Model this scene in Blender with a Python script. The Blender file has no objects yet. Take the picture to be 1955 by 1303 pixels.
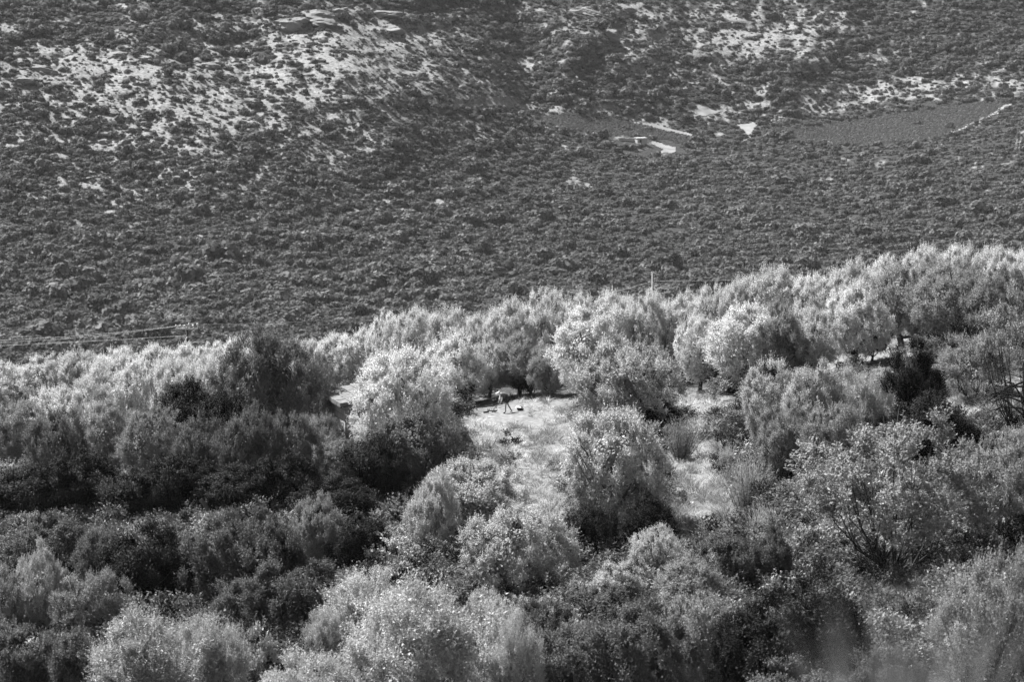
import bpy, math, random
import numpy as np
from mathutils import Vector

# ------------------------------------------------------------------ camera, sky, sun, exposure
SC = bpy.context.scene
COL = SC.collection
IMG_W, IMG_H = 1955.0, 1303.0
FOCAL = 100.0
FPX = FOCAL / 36.0 * IMG_W
CAM = np.array([0.0, 0.0, 40.0])
PITCH = math.radians(8.0)
cam_data = bpy.data.cameras.new('camera')
cam = bpy.data.objects.new('camera', cam_data)
COL.objects.link(cam)
cam.location = CAM
cam.rotation_euler = (math.radians(90) - PITCH, 0, 0)
cam_data.lens = FOCAL
cam_data.sensor_width = 36
cam_data.clip_start = 0.5
cam_data.clip_end = 12000
cam_data.dof.use_dof = True
cam_data.dof.focus_distance = 172
cam_data.dof.aperture_fstop = 1.5
SC.camera = cam

SUN_DIR = Vector((-0.46, 0.42, 0.78)).normalized()      # towards the sun
world = bpy.data.worlds.new('World')
SC.world = world
world.use_nodes = True
wn = world.node_tree
wn.nodes.clear()
w_out = wn.nodes.new('ShaderNodeOutputWorld')
w_bg = wn.nodes.new('ShaderNodeBackground')
w_sky = wn.nodes.new('ShaderNodeTexSky')
w_bw = wn.nodes.new('ShaderNodeSeparateColor')      # seen in black and white through a red filter
w_sky.sky_type = 'NISHITA'
w_sky.sun_disc = False
w_sky.sun_elevation = math.asin(SUN_DIR.z)
w_sky.sun_rotation = math.atan2(SUN_DIR.x, SUN_DIR.y)
w_bg.inputs['Strength'].default_value = 0.05
wn.links.new(w_sky.outputs[0], w_bw.inputs[0])
wn.links.new(w_bw.outputs[0], w_bg.inputs['Color'])
wn.links.new(w_bg.outputs[0], w_out.inputs[0])

sun_data = bpy.data.lights.new('sun', 'SUN')
sun_data.energy = 5.0
sun_data.angle = math.radians(0.5)
sun = bpy.data.objects.new('sun', sun_data)
sun.rotation_euler = SUN_DIR.to_track_quat('Z', 'Y').to_euler()
sun.location = (-80, 40, 160)
COL.objects.link(sun)

SC.view_settings.view_transform = 'Standard'
SC.view_settings.look = 'None'
SC.view_settings.gamma = 1
SC.view_settings.exposure = 1.45
SC.cycles.max_bounces = 6
SC.cycles.diffuse_bounces = 2
SC.cycles.glossy_bounces = 2
SC.cycles.transmission_bounces = 2
SC.cycles.transparent_max_bounces = 4
SC.cycles.volume_bounces = 0
SC.cycles.use_denoising = True
SC.cycles.denoising_prefilter = 'NONE'
SC.cycles.use_adaptive_sampling = False
SC.cycles.denoiser = 'OPENIMAGEDENOISE'
SC.cycles.denoising_input_passes = 'RGB_ALBEDO_NORMAL'

# ------------------------------------------------------------------ helpers
FWD = np.array([0, math.cos(PITCH), -math.sin(PITCH)])
UPV = np.array([0, math.sin(PITCH), math.cos(PITCH)])
RNG = np.random.default_rng(7)
random.seed(5)


def pt(u, v, D):
    """The point of the place that lies D metres in front of the camera at photo pixel (u, v)."""
    u, v, D = np.broadcast_arrays(np.asarray(u, float), np.asarray(v, float), np.asarray(D, float))
    x = (u - IMG_W / 2) / FPX
    y = -(v - IMG_H / 2) / FPX
    d = FWD + y[..., None] * UPV
    d = d + np.stack([x, 0 * x, 0 * x], -1)
    return CAM + d * D[..., None]


_lat = {}


def vnoise(x, y, seed=0):
    if seed not in _lat:
        _lat[seed] = np.random.default_rng(1000 + seed).random((256, 256))
    L = _lat[seed]
    x = np.asarray(x, float); y = np.asarray(y, float)
    xi = np.floor(x).astype(int); yi = np.floor(y).astype(int)
    fx = x - xi; fy = y - yi
    fx = fx * fx * (3 - 2 * fx); fy = fy * fy * (3 - 2 * fy)
    a = L[yi & 255, xi & 255]; b = L[yi & 255, (xi + 1) & 255]
    c = L[(yi + 1) & 255, xi & 255]; d = L[(yi + 1) & 255, (xi + 1) & 255]
    return (a * (1 - fx) + b * fx) * (1 - fy) + (c * (1 - fx) + d * fx) * fy


def fbm(x, y, seed=0, o=4):
    s = 0; a = 1; t = 0
    for i in range(o):
        s = s + a * vnoise(np.asarray(x) * 2 ** i + 17.3 * i, np.asarray(y) * 2 ** i + 9.1 * i, seed + i)
        t += a; a *= 0.5
    return s / t


def mesh_np(name, V, F, mat=None, tone=None, smooth=False):
    """Mesh from arrays: V (n,3), F (m,k) all of k corners (or a list of such arrays)."""
    me = bpy.data.meshes.new(name)
    V = np.ascontiguousarray(V, dtype=np.float32)
    Fs = F if isinstance(F, list) else [F]
    loops = np.concatenate([f.ravel() for f in Fs]).astype(np.int32)
    counts = np.concatenate([np.full(len(f), f.shape[1]) for f in Fs]).astype(np.int32)
    me.vertices.add(len(V)); me.vertices.foreach_set('co', V.ravel())
    me.loops.add(len(loops)); me.loops.foreach_set('vertex_index', loops)
    me.polygons.add(len(counts))
    st = np.zeros(len(counts), dtype=np.int32); st[1:] = np.cumsum(counts)[:-1]
    me.polygons.foreach_set('loop_start', st)
    me.polygons.foreach_set('loop_total', counts)
    if smooth:
        me.polygons.foreach_set('use_smooth', np.ones(len(counts), dtype=bool))
    me.update(calc_edges=True)
    if tone is not None:
        a = me.attributes.new('tone', 'FLOAT', 'FACE')
        a.data.foreach_set('value', np.ascontiguousarray(tone, dtype=np.float32))
    if mat is not None:
        me.materials.append(mat)
    return me


def link(name, me, parent=None):
    o = bpy.data.objects.new(name, me)
    COL.objects.link(o)
    if parent is not None:
        o.parent = parent
    return o


def tag(o, label=None, cat=None, group=None, kind=None):
    if label: o['label'] = label
    if cat: o['category'] = cat
    if group: o['group'] = group
    if kind: o['kind'] = kind
    return o


def empty(name, loc=(0, 0, 0), rz=0.0):
    o = bpy.data.objects.new(name, None)
    COL.objects.link(o)
    o.location = loc
    o.rotation_euler = (0, 0, rz)
    o.empty_display_size = 0.3
    return o


def copy_tree(o, parent=None):
    c = o.copy()
    COL.objects.link(c)
    if parent is not None:
        c.parent = parent
    for ch in KIDS.get(o.name, []):
        KIDS.setdefault(c.name, []).append(copy_tree(ch, c))
    return c


KIDS = {}


class MB:
    """Collects tubes, boxes and free polygons into one mesh."""
    def __init__(s):
        s.v = []; s.f = []

    def add(s, V, F):
        b = len(s.v)
        s.v += [tuple(map(float, p)) for p in V]
        s.f += [tuple(b + i for i in f) for f in F]

    def tube(s, P, R, n=6, cap=True):
        P = [Vector(p) for p in P]
        R = R if hasattr(R, '__len__') else [R] * len(P)
        V = []; F = []
        t0 = (P[1] - P[0]).normalized()
        ref = Vector((1, 0, 0)) if abs(t0.x) < 0.8 else Vector((0, 1, 0))
        for i, p in enumerate(P):
            a = P[max(i - 1, 0)]; b = P[min(i + 1, len(P) - 1)]
            t = (b - a).normalized()
            x = (ref - t * ref.dot(t)).normalized(); y = t.cross(x)
            ref = x
            for k in range(n):
                w = 2 * math.pi * k / n
                V.append(p + (x * math.cos(w) + y * math.sin(w)) * R[i])
        for i in range(len(P) - 1):
            for k in range(n):
                F.append((i * n + k, i * n + (k + 1) % n, (i + 1) * n + (k + 1) % n, (i + 1) * n + k))
        if cap:
            F.append(tuple(range(n - 1, -1, -1))); F.append(tuple((len(P) - 1) * n + k for k in range(n)))
        s.add(V, F)

    def box(s, c, d, rz=0.0, M=None):
        cx, cy, cz = c; a, b, h = d[0] / 2, d[1] / 2, d[2] / 2
        V = []
        for z in (-h, h):
            for x, y in ((-a, -b), (a, -b), (a, b), (-a, b)):
                X = x * math.cos(rz) - y * math.sin(rz); Y = x * math.sin(rz) + y * math.cos(rz)
                q = Vector((X + cx, Y + cy, z + cz))
                V.append(M @ q if M is not None else q)
        s.add(V, [(3, 2, 1, 0), (4, 5, 6, 7), (0, 1, 5, 4), (1, 2, 6, 5), (2, 3, 7, 6), (3, 0, 4, 7)])

    def build(s, name, mat, parent=None, smooth=False):
        me = bpy.data.meshes.new(name)
        me.from_pydata(s.v, [], s.f)
        if smooth:
            me.polygons.foreach_set('use_smooth', np.ones(len(me.polygons), dtype=bool))
        me.materials.append(mat)
        o = link(name, me, parent)
        if parent is not None:
            KIDS.setdefault(parent.name, []).append(o)
        return o


# ------------------------------------------------------------------ materials (the place is seen in black and white)
def grey(x):
    return (x, x, x, 1)


def new_mat(name):
    m = bpy.data.materials.new(name)
    m.use_nodes = True
    n = m.node_tree
    n.nodes.clear()
    out = n.nodes.new('ShaderNodeOutputMaterial')
    return m, n, out


def math_node(n, op, a, b=None, clamp=False):
    q = n.nodes.new('ShaderNodeMath')
    q.operation = op
    q.use_clamp = clamp
    for i, x in enumerate((a, b)):
        if x is None: continue
        if isinstance(x, (int, float)): q.inputs[i].default_value = x
        else: n.links.new(x, q.inputs[i])
    return q.outputs[0]


def leaf_mat(name, albedo, trans=0.3, rough=0.45, spec=0.4, vary=0.35, under=1.25):
    """Leaf: face tone x tree-to-tree variation, paler underside, light passing through."""
    m, n, out = new_mat(name)
    at = n.nodes.new('ShaderNodeAttribute'); at.attribute_name = 'tone'
    oi = n.nodes.new('ShaderNodeObjectInfo')
    ge = n.nodes.new('ShaderNodeNewGeometry')
    r = math_node(n, 'MULTIPLY_ADD', oi.outputs['Random'], vary)
    n.nodes[-1].inputs[2].default_value = 1 - vary / 2
    b = math_node(n, 'MULTIPLY_ADD', ge.outputs['Backfacing'], under - 1)
    n.nodes[-1].inputs[2].default_value = 1.0
    c = math_node(n, 'MULTIPLY', math_node(n, 'MULTIPLY', at.outputs['Fac'], r), math_node(n, 'MULTIPLY', b, albedo), True)
    p = n.nodes.new('ShaderNodeBsdfPrincipled')
    p.inputs['Roughness'].default_value = rough
    p.inputs['Specular IOR Level'].default_value = spec
    t = n.nodes.new('ShaderNodeBsdfTranslucent')
    mx = n.nodes.new('ShaderNodeMixShader'); mx.inputs[0].default_value = trans
    n.links.new(c, p.inputs['Base Color']); n.links.new(c, t.inputs['Color'])
    n.links.new(p.outputs[0], mx.inputs[1]); n.links.new(t.outputs[0], mx.inputs[2])
    n.links.new(mx.outputs[0], out.inputs[0])
    return m


def plain_mat(name, lo, hi, scale=8.0, rough=0.85, bump=0.0, detail=6, stretch=(1, 1, 1), spec=0.3):
    m, n, out = new_mat(name)
    tc = n.nodes.new('ShaderNodeTexCoord')
    mp = n.nodes.new('ShaderNodeMapping'); mp.inputs['Scale'].default_value = stretch
    nz = n.nodes.new('ShaderNodeTexNoise'); nz.inputs['Scale'].default_value = scale; nz.inputs['Detail'].default_value = detail
    cr = n.nodes.new('ShaderNodeValToRGB')
    cr.color_ramp.elements[0].position = 0.3; cr.color_ramp.elements[1].position = 0.7
    cr.color_ramp.elements[0].color = grey(lo); cr.color_ramp.elements[1].color = grey(hi)
    p = n.nodes.new('ShaderNodeBsdfPrincipled')
    p.inputs['Roughness'].default_value = rough
    p.inputs['Specular IOR Level'].default_value = spec
    n.links.new(tc.outputs['Object'], mp.inputs[0]); n.links.new(mp.outputs[0], nz.inputs['Vector'])
    n.links.new(nz.outputs['Fac'], cr.inputs[0]); n.links.new(cr.outputs[0], p.inputs['Base Color'])
    if bump:
        bp = n.nodes.new('ShaderNodeBump'); bp.inputs['Strength'].default_value = bump
        n.links.new(nz.outputs['Fac'], bp.inputs['Height']); n.links.new(bp.outputs[0], p.inputs['Normal'])
    n.links.new(p.outputs[0], out.inputs[0])
    return m


def ground_mat(name, dark, pale, s1, s2, bump=0.4, bdist=0.3):
    """Soil: the attribute 'cover' mixes dark low growth (0) and pale dry or stony ground (1), broken by noise."""
    m, n, out = new_mat(name)
    at = n.nodes.new('ShaderNodeAttribute'); at.attribute_name = 'cover'
    ge = n.nodes.new('ShaderNodeNewGeometry')
    n1 = n.nodes.new('ShaderNodeTexNoise'); n1.inputs['Scale'].default_value = s1; n1.inputs['Detail'].default_value = 8; n1.inputs['Roughness'].default_value = 0.65
    n2 = n.nodes.new('ShaderNodeTexVoronoi'); n2.inputs['Scale'].default_value = s2
    n.links.new(ge.outputs['Position'], n1.inputs['Vector']); n.links.new(ge.outputs['Position'], n2.inputs['Vector'])
    amt = math_node(n, 'MULTIPLY_ADD', at.outputs['Fac'], 3.0, True)
    n.nodes[-1].inputs[2].default_value = 0.08
    k = math_node(n, 'ADD', at.outputs['Fac'], math_node(n, 'MULTIPLY', math_node(n, 'MULTIPLY', math_node(n, 'SUBTRACT', n1.outputs['Fac'], 0.5), 1.6), amt), True)
    stone = math_node(n, 'MULTIPLY_ADD', n2.outputs['Distance'], 0.8)
    n.nodes[-1].inputs[2].default_value = 0.55
    mx = n.nodes.new('ShaderNodeMix'); mx.data_type = 'RGBA'
    mx.inputs['A'].default_value = grey(dark); mx.inputs['B'].default_value = grey(pale)
    n.links.new(k, mx.inputs['Factor'])
    sc = n.nodes.new('ShaderNodeMix'); sc.data_type = 'RGBA'; sc.blend_type = 'MULTIPLY'; sc.inputs['Factor'].default_value = 1
    n.links.new(mx.outputs['Result'], sc.inputs['A']); n.links.new(stone, sc.inputs['B'])
    p = n.nodes.new('ShaderNodeBsdfPrincipled'); p.inputs['Roughness'].default_value = 0.95
    p.inputs['Specular IOR Level'].default_value = 0.1
    bp = n.nodes.new('ShaderNodeBump'); bp.inputs['Strength'].default_value = bump; bp.inputs['Distance'].default_value = bdist
    n.links.new(n1.outputs['Fac'], bp.inputs['Height']); n.links.new(bp.outputs[0], p.inputs['Normal'])
    n.links.new(sc.outputs['Result'], p.inputs['Base Color'])
    n.links.new(p.outputs[0], out.inputs[0])
    return m


M = {
    'olive': leaf_mat('olive_leaves', 0.48, 0.12, 0.6, 0.15, 0.25, 1.1),
    'olive_sunlit': leaf_mat('sunlit_olive_leaves', 0.66, 0.12, 0.6, 0.12, 0.25, 1.1),  # same olive leaf, made brighter to carry the sunlight on the crest
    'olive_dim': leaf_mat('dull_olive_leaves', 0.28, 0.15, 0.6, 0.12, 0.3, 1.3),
    'pale': leaf_mat('pale_feathery_leaves', 0.40, 0.22, 0.5, 0.4, 0.25, 1.2),
    'dull': leaf_mat('dull_feathery_leaves', 0.25, 0.3, 0.5, 0.3, 0.25, 1.2),
    'mid': leaf_mat('mastic_leaves', 0.13, 0.2, 0.6, 0.12, 0.3, 1.2),
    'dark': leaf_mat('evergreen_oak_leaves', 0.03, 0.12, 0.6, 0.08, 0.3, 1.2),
    'shade': leaf_mat('shaded_olive_leaves', 0.16, 0.15, 0.6, 0.12, 0.25, 1.15),  # same olive leaf, darkened to carry the shade of the lower row
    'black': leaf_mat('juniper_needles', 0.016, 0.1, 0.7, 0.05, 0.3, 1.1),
    'scrub': leaf_mat('far_scrub_leaves', 0.115, 0.2, 0.7, 0.1, 0.8, 1.15),
    'vine': leaf_mat('vine_leaves', 0.22, 0.3, 0.7, 0.1, 0.5, 1.1),
    'grass': leaf_mat('dry_grass_blades', 0.50, 0.5, 0.6, 0.3, 0.5, 1.0),
    'greygrass': leaf_mat('grey_weed_blades', 0.24, 0.3, 0.6, 0.3, 0.5, 1.0),
    'bark': plain_mat('olive_bark', 0.04, 0.12, 9, bump=0.5, stretch=(1, 1, 0.3)),
    'dark_bark': plain_mat('dark_stems', 0.02, 0.06, 9, bump=0.5, stretch=(1, 1, 0.3)),
    'deadwood': plain_mat('bleached_dead_wood', 0.13, 0.26, 12, bump=0.5, stretch=(1, 1, 0.2)),
    'rock': plain_mat('limestone', 0.12, 0.26, 0.5, bump=0.9, detail=10),
    'pale_rock': plain_mat('pale_stone', 0.4, 0.6, 6, bump=0.6, detail=10),
    'pole': plain_mat('weathered_pole', 0.2, 0.32, 6, stretch=(1, 1, 0.1)),
    'wire': plain_mat('aluminium_wire', 0.36, 0.42, 1, rough=0.4),
    'ceramic': plain_mat('insulator_ceramic', 0.7, 0.8, 3, rough=0.25, spec=0.6),
    'steel': plain_mat('galvanised_steel', 0.35, 0.55, 6, rough=0.45),
    'render': plain_mat('old_lime_render', 0.4, 0.5, 5, bump=0.3),
    'tile': plain_mat('clay_roof_tiles', 0.12, 0.3, 3.5, bump=0.3),
    'timber': plain_mat('roof_timber', 0.03, 0.08, 8),
    'skin': plain_mat('skin', 0.32, 0.36, 4, rough=0.6),
    'cap': plain_mat('white_cloth', 0.78, 0.86, 20),
    'shirt': plain_mat('grey_shirt_cloth', 0.10, 0.13, 20),
    'shorts': plain_mat('black_shorts_cloth', 0.02, 0.035, 20),
    'boot': plain_mat('boot_leather', 0.04, 0.07, 20),
    'hair': plain_mat('grey_hair', 0.3, 0.4, 40),
    'sack': plain_mat('dark_sack_cloth', 0.03, 0.06, 14, bump=0.6),
    'dirt': plain_mat('pale_dirt', 0.15, 0.26, 0.25, bump=0.2),
}


def stone_wall_mat():
    m, n, out = new_mat('dry_block_wall')
    tc = n.nodes.new('ShaderNodeTexCoord')
    mp = n.nodes.new('ShaderNodeMapping'); mp.inputs['Rotation'].default_value = (math.radians(90), 0, 0)
    bt = n.nodes.new('ShaderNodeTexBrick')
    bt.inputs['Scale'].default_value = 1.0
    bt.inputs['Brick Width'].default_value = 0.62; bt.inputs['Row Height'].default_value = 0.36
    bt.inputs['Mortar Size'].default_value = 0.022
    bt.inputs['Color1'].default_value = grey(0.27); bt.inputs['Color2'].default_value = grey(0.37); bt.inputs['Mortar'].default_value = grey(0.16)
    nz = n.nodes.new('ShaderNodeTexNoise'); nz.inputs['Scale'].default_value = 2.2; nz.inputs['Detail'].default_value = 6
    sep = n.nodes.new('ShaderNodeSeparateXYZ'); cmb = n.nodes.new('ShaderNodeCombineXYZ')
    n.links.new(tc.outputs['Object'], sep.inputs[0])
    n.links.new(math_node(n, 'ADD', sep.outputs[0], sep.outputs[1]), cmb.inputs[0])
    wob = math_node(n, 'MULTIPLY', nz.outputs['Fac'], 0.16)
    n.links.new(math_node(n, 'ADD', sep.outputs[2], wob), cmb.inputs[1])
    n.links.new(cmb.outputs[0], bt.inputs['Vector'])
    p = n.nodes.new('ShaderNodeBsdfPrincipled'); p.inputs['Roughness'].default_value = 0.9
    bp = n.nodes.new('ShaderNodeBump'); bp.inputs['Strength'].default_value = 0.4; bp.inputs['Distance'].default_value = 0.03
    n.links.new(bt.outputs['Color'], p.inputs['Base Color']); n.links.new(bt.outputs['Fac'], bp.inputs['Height'])
    bp.invert = True
    n.links.new(bp.outputs[0], p.inputs['Normal']); n.links.new(p.outputs[0], out.inputs[0])
    return m


M['wall'] = stone_wall_mat()
M['near_soil'] = ground_mat('hillside_soil', 0.03, 0.19, 0.55, 3.5, 0.6, 0.25)
M['far_soil'] = ground_mat('mountain_soil', 0.04, 0.25, 0.36, 0.8, 0.9, 1.2)

# ------------------------------------------------------------------ the near hillside
VC_U = [-400, 0, 400, 700, 950, 1300, 1600, 1955, 2350]
VC_V = [800, 772, 750, 728, 712, 690, 645, 600, 560]
DC_D = [236, 228, 222, 214, 206, 202, 198, 194, 190]


def vcrest(u): return np.interp(u, VC_U, VC_V)
def dcrest(u): return np.interp(u, VC_U, DC_D)


GU = np.arange(-450, 2451, 12.5)
GV = np.arange(480, 1581, 4.0)
_D = np.zeros((len(GV), len(GU)))
for j, u in enumerate(GU):
    vc, dc = vcrest(u), dcrest(u)
    w = np.clip(u / IMG_W, -0.2, 1.2)
    kv = [vc - 60, vc, vc + 20, vc + 50, vc + 90]
    kd = [dc + 30, dc, dc - 13, dc - 24, dc - 34]
    lv = np.array([980, 1100, 1250, 1400, 1580.])
    ld = np.array([145, 128, 107, 93, 80.]) * (1 - w) + np.array([122, 110, 96, 87, 78.]) * w
    _D[:, j] = np.interp(GV, kv + list(lv), kd + list(ld))
for _ in range(14):
    _D[1:-1] = (_D[:-2] + 2 * _D[1:-1] + _D[2:]) / 4
_UU, _VV = np.meshgrid(GU, GV)
_D *= 1 + 0.010 * (fbm(_UU / 140, _VV / 60, 3) - 0.5) + 0.004 * (fbm(_UU / 40, _VV / 16, 8) - 0.5)


def grid_sample(G, us, vs, u, v):
    u = np.asarray(u, float); v = np.asarray(v, float)
    a = np.clip((u - us[0]) / (us[1] - us[0]), 0, len(us) - 1.001); b = np.clip((v - vs[0]) / (vs[1] - vs[0]), 0, len(vs) - 1.001)
    i = a.astype(int); j = b.astype(int); fa = a - i; fb = b - j
    return (G[j, i] * (1 - fa) + G[j, i + 1] * fa) * (1 - fb) + (G[j + 1, i] * (1 - fa) + G[j + 1, i + 1] * fa) * fb


def d_near(u, v): return grid_sample(_D, GU, GV, u, v)
def p_near(u, v): return pt(u, v, d_near(u, v))


def p_back(u, extra):
    """Ground behind the crest, extra metres further than the crest line."""
    vc = vcrest(u)
    dc = d_near(u, vc)
    c = pt(u, vc, dc)
    p = pt(u, vc, dc + extra)
    p[..., 2] = c[..., 2] - np.interp(extra, [0, 30, 80, 200, 420], [0, 5, 20, 62, 112])
    return p


def blobs(u, v, L):
    """Sum of soft ellipses (u, v, ru, rv, tilt in degrees, amount)."""
    s = 0
    for (a, b, ra, rb, t, k) in L:
        c, q = math.cos(math.radians(t)), math.sin(math.radians(t))
        x = (u - a) * c + (v - b) * q; y = -(u - a) * q + (v - b) * c
        s = s + k * np.exp(-((x / ra) ** 2 + (y / rb) ** 2) ** 1.5)
    return s


CLEARING = [(1000, 800, 120, 42, -8, 1.1), (1010, 880, 105, 70, 0, 0.9), (985, 960, 70, 60, 0, .7), (1050, 985, 60, 90, 0, .7),
            (1340, 772, 70, 28, 0, 1.1), (1335, 935, 75, 95, 0, 1.0), (1360, 1000, 60, 50, 0, .7), (1330, 860, 50, 60, 0, .35),
            (1640, 690, 130, 22, -14, 1.0), (1720, 660, 90, 22, -14, .7), (1900, 755, 110, 35, 0, .7), (1850, 700, 60, 30, 0, .6),
            (10, 860, 40, 50, 0, .8), (1110, 1140, 50, 60, 0, .5), (1720, 1150, 130, 70, 0, .5), (1300, 1050, 50, 60, 0, .6),
            (1830, 800, 100, 30, 0, .4)]


def cover_near(u, v): return np.clip(blobs(u, v, CLEARING) + 0.10, 0, 1)


us = np.arange(-450, 2451, 12.5)
NS = 190
rows = []; cov = []
bx = [420, 300, 200, 130, 80, 50, 30, 16, 7]
for e in bx:
    rows.append(p_back(us, np.full(len(us), float(e)))); cov.append(np.full(len(us), 0.1))
for s in np.linspace(0, 1, NS):
    v = vcrest(us) + s * (1575 - vcrest(us))
    rows.append(p_near(us, v)); cov.append(cover_near(us, v))
last = rows[-1]
def bank(l, y):
    """The slope between the foot of the frame and the viewer's feet: l is its far edge, y the distance."""
    x = l[..., 0] * (0.45 + 0.55 * y / l[..., 1])
    e = np.clip((y - 45) / (l[..., 1] - 45), 0, 1)
    z = (CAM[2] - np.maximum(1.75, 0.27 * y + 0.35)) * (1 - e) + l[..., 2] * e
    return np.stack([x, y + 0 * x, z], -1)


for y in (74, 66, 56, 45, 34, 25, 18, 13, 10, 8, 6.5, 5.2, 4, 1, -4):
    rows.append(bank(last, float(y))); cov.append(np.full(len(us), 0.5))
V = np.concatenate(rows); C = np.concatenate(cov)
nr, nc = len(rows), len(us)
idx = np.arange(nr * nc).reshape(nr, nc)
F = np.stack([idx[1:, :-1], idx[1:, 1:], idx[:-1, 1:], idx[:-1, :-1]], -1).reshape(-1, 4)
me = mesh_np('hillside', V, F, M['near_soil'], smooth=True)
a = me.attributes.new('cover', 'FLOAT', 'POINT'); a.data.foreach_set('value', C.astype(np.float32))
tag(link('hillside', me), kind='structure')

# ------------------------------------------------------------------ the far mountain and valley
FU_K = [-600, 0, 550, 850, 1050, 1300, 1600, 1955, 2600]
FV_K = [-300, 0, 100, 160, 200, 240, 290, 330, 400, 500, 650, 820]
FD_K = np.array([
    [1300, 1150, 1090, 1060, 1045, 1025, 1003, 987, 956, 915, 850, 700],
    [1300, 1150, 1090, 1060, 1045, 1025, 1003, 987, 956, 915, 850, 700],
    [1400, 1225, 1160, 1120, 1100, 1080, 1055, 1038, 1005, 950, 860, 700],
    [1480, 1310, 1240, 1200, 1180, 1160, 1130, 1105, 1060, 985, 865, 700],
    [1580, 1390, 1320, 1285, 1265, 1245, 1210, 1170, 1105, 1005, 868, 700],
    [1660, 1460, 1390, 1355, 1335, 1310, 1262, 1212, 1130, 1015, 870, 700],
    [1700, 1500, 1435, 1400, 1375, 1338, 1275, 1215, 1125, 1010, 865, 700],
    [1720, 1520, 1450, 1405, 1360, 1300, 1220, 1160, 1090, 990, 860, 700],
    [1720, 1520, 1450, 1405, 1360, 1300, 1220, 1160, 1090, 990, 860, 700]])
HU = np.arange(-550, 2501, 4.5)
HV = np.arange(-300, 821, 3.0)
_t = np.stack([np.interp(HV, FV_K, FD_K[i]) for i in range(len(FU_K))])
_F = np.stack([np.interp(HU, FU_K, _t[:, j]) for j in range(len(HV))])
for _ in range(80):
    _F[1:-1] = (_F[:-2] + 2 * _F[1:-1] + _F[2:]) / 4
    _F[:, 1:-1] = (_F[:, :-2] + 2 * _F[:, 1:-1] + _F[:, 2:]) / 4
_HU, _HV = np.meshgrid(HU, HV)
_amp = np.interp(_HV, [0, 180, 260, 400, 800], [1, .7, .25, .6, .3])
_F *= 1 + _amp * (0.022 * (fbm(_HU / 260 + _HV / 300, _HV / 110 - _HU / 500, 21, 4) - 0.5) + 0.010 * (fbm(_HU / 50, _HV / 20, 33, 3) - 0.5))
def along(u, v, a, b, w):
    """1 on the line from a to b (photo pixels), falling off over w."""
    d = np.array(b, float) - np.array(a, float); L = np.hypot(*d); d /= L
    t = np.clip((u - a[0]) * d[0] + (v - a[1]) * d[1], 0, L)
    q = np.hypot(u - a[0] - d[0] * t, (v - a[1] - d[1] * t))
    return np.exp(-(q / w) ** 2)


for a, b, w, k in [((560, -60), (740, 260), 70, -.016), ((420, -40), (480, 130), 50, .008), ((960, -80), (1010, 190), 45, .018), ((1330, -60), (1090, 90), 40, -.012), ((1250, -30), (1130, 130), 30, .009), ((1640, -60), (1500, 170), 60, -.009), ((820, 20), (900, 200), 40, .008), ((250, 90), (420, 330), 60, -.007), ((120, 260), (330, 420), 50, .006)]:
    _F *= 1 + k * along(_HU, _HV, a, b, w)
# make sure depth never grows downwards in a column
_F = np.minimum.accumulate(_F, axis=0)


def d_far(u, v): return grid_sample(_F, HU, HV, u, v)
def p_far(u, v): return pt(u, v, d_far(u, v))


BARE = [(230, 190, 460, 190, 8, .30), (760, 140, 280, 150, 10, .26), (1400, 80, 320, 100, -6, .22), (120, 150, 190, 75, 6, .50), (330, 180, 200, 90, 8, .42), (340, 212, 90, 22, 4, .5), (190, 120, 120, 20, 8, .3), (250, 310, 270, 70, 8, .34),
        (60, 70, 90, 40, 0, .15), (500, 240, 160, 50, 14, .28), (450, 60, 100, 30, 0, .22), (640, 40, 120, 34, -14, .5), (770, 65, 130, 36, 0, .55),
        (700, 130, 150, 60, 12, .48), (600, 140, 90, 50, 25, .42), (870, 150, 70, 40, 10, .3), (1003, 125, 14, 14, 0, .9), (975, 112, 14, 8, 0, .6), (665, 240, 75, 16, 25, .75),
        (590, 190, 90, 22, 28, .45), (480, 120, 80, 25, 20, .4), (700, 330, 220, 50, 10, .16), (935, 235, 30, 14, 0, .4), (932, 262, 18, 8, 20, .7),
        (1100, 38, 70, 15, -24, .55), (1190, 25, 60, 14, -20, .35), (1200, 80, 90, 28, -20, .35), (1330, 55, 110, 40, 0, .33), (1445, 70, 60, 55, 0, .5), (1545, 50, 60, 50, -10, .42),
        (1400, 110, 80, 25, -10, .4), (1240, 130, 40, 20, 0, .45), (1450, 165, 80, 15, 0, .3), (1180, 132, 50, 20, 0, .3),
        (960, 196, 75, 11, 6, .6), (1060, 207, 85, 12, 4, .55), (1160, 207, 60, 10, 0, .6), (1240, 228, 80, 9, 16, .7), (1352, 213, 45, 11, 0, .95),
        (1480, 207, 110, 18, -3, .45), (1600, 190, 120, 20, -8, .45), (1720, 173, 120, 24, -6, .45), (1850, 160, 120, 24, -4, .45), (1945, 150, 50, 26, 0, .5),
        (1100, 345, 40, 20, 0, .1), (540, 400, 300, 60, 5, .13), (150, 390, 200, 60, 0, .13), (1000, 20, 80, 30, 0, .15)]
FIELDS = [[(1015, 224), (1075, 216), (1150, 222), (1235, 240), (1310, 264), (1345, 276), (1290, 274), (1240, 262), (1150, 258), (1075, 244)],
          [(1450, 246), (1560, 240), (1680, 222), (1790, 202), (1905, 193), (1925, 200), (1890, 225), (1800, 262), (1720, 278), (1600, 276), (1530, 270), (1460, 262)]]


def in_poly(u, v, P):
    u = np.asarray(u); v = np.asarray(v)
    r = np.zeros(u.shape, bool)
    for i in range(len(P)):
        (a, b), (c, d) = P[i], P[i - 1]
        if b == d: continue
        k = ((b > v) != (d > v)) & (u < (c - a) * (v - b) / (d - b) + a)
        r ^= k
    return r


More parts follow.
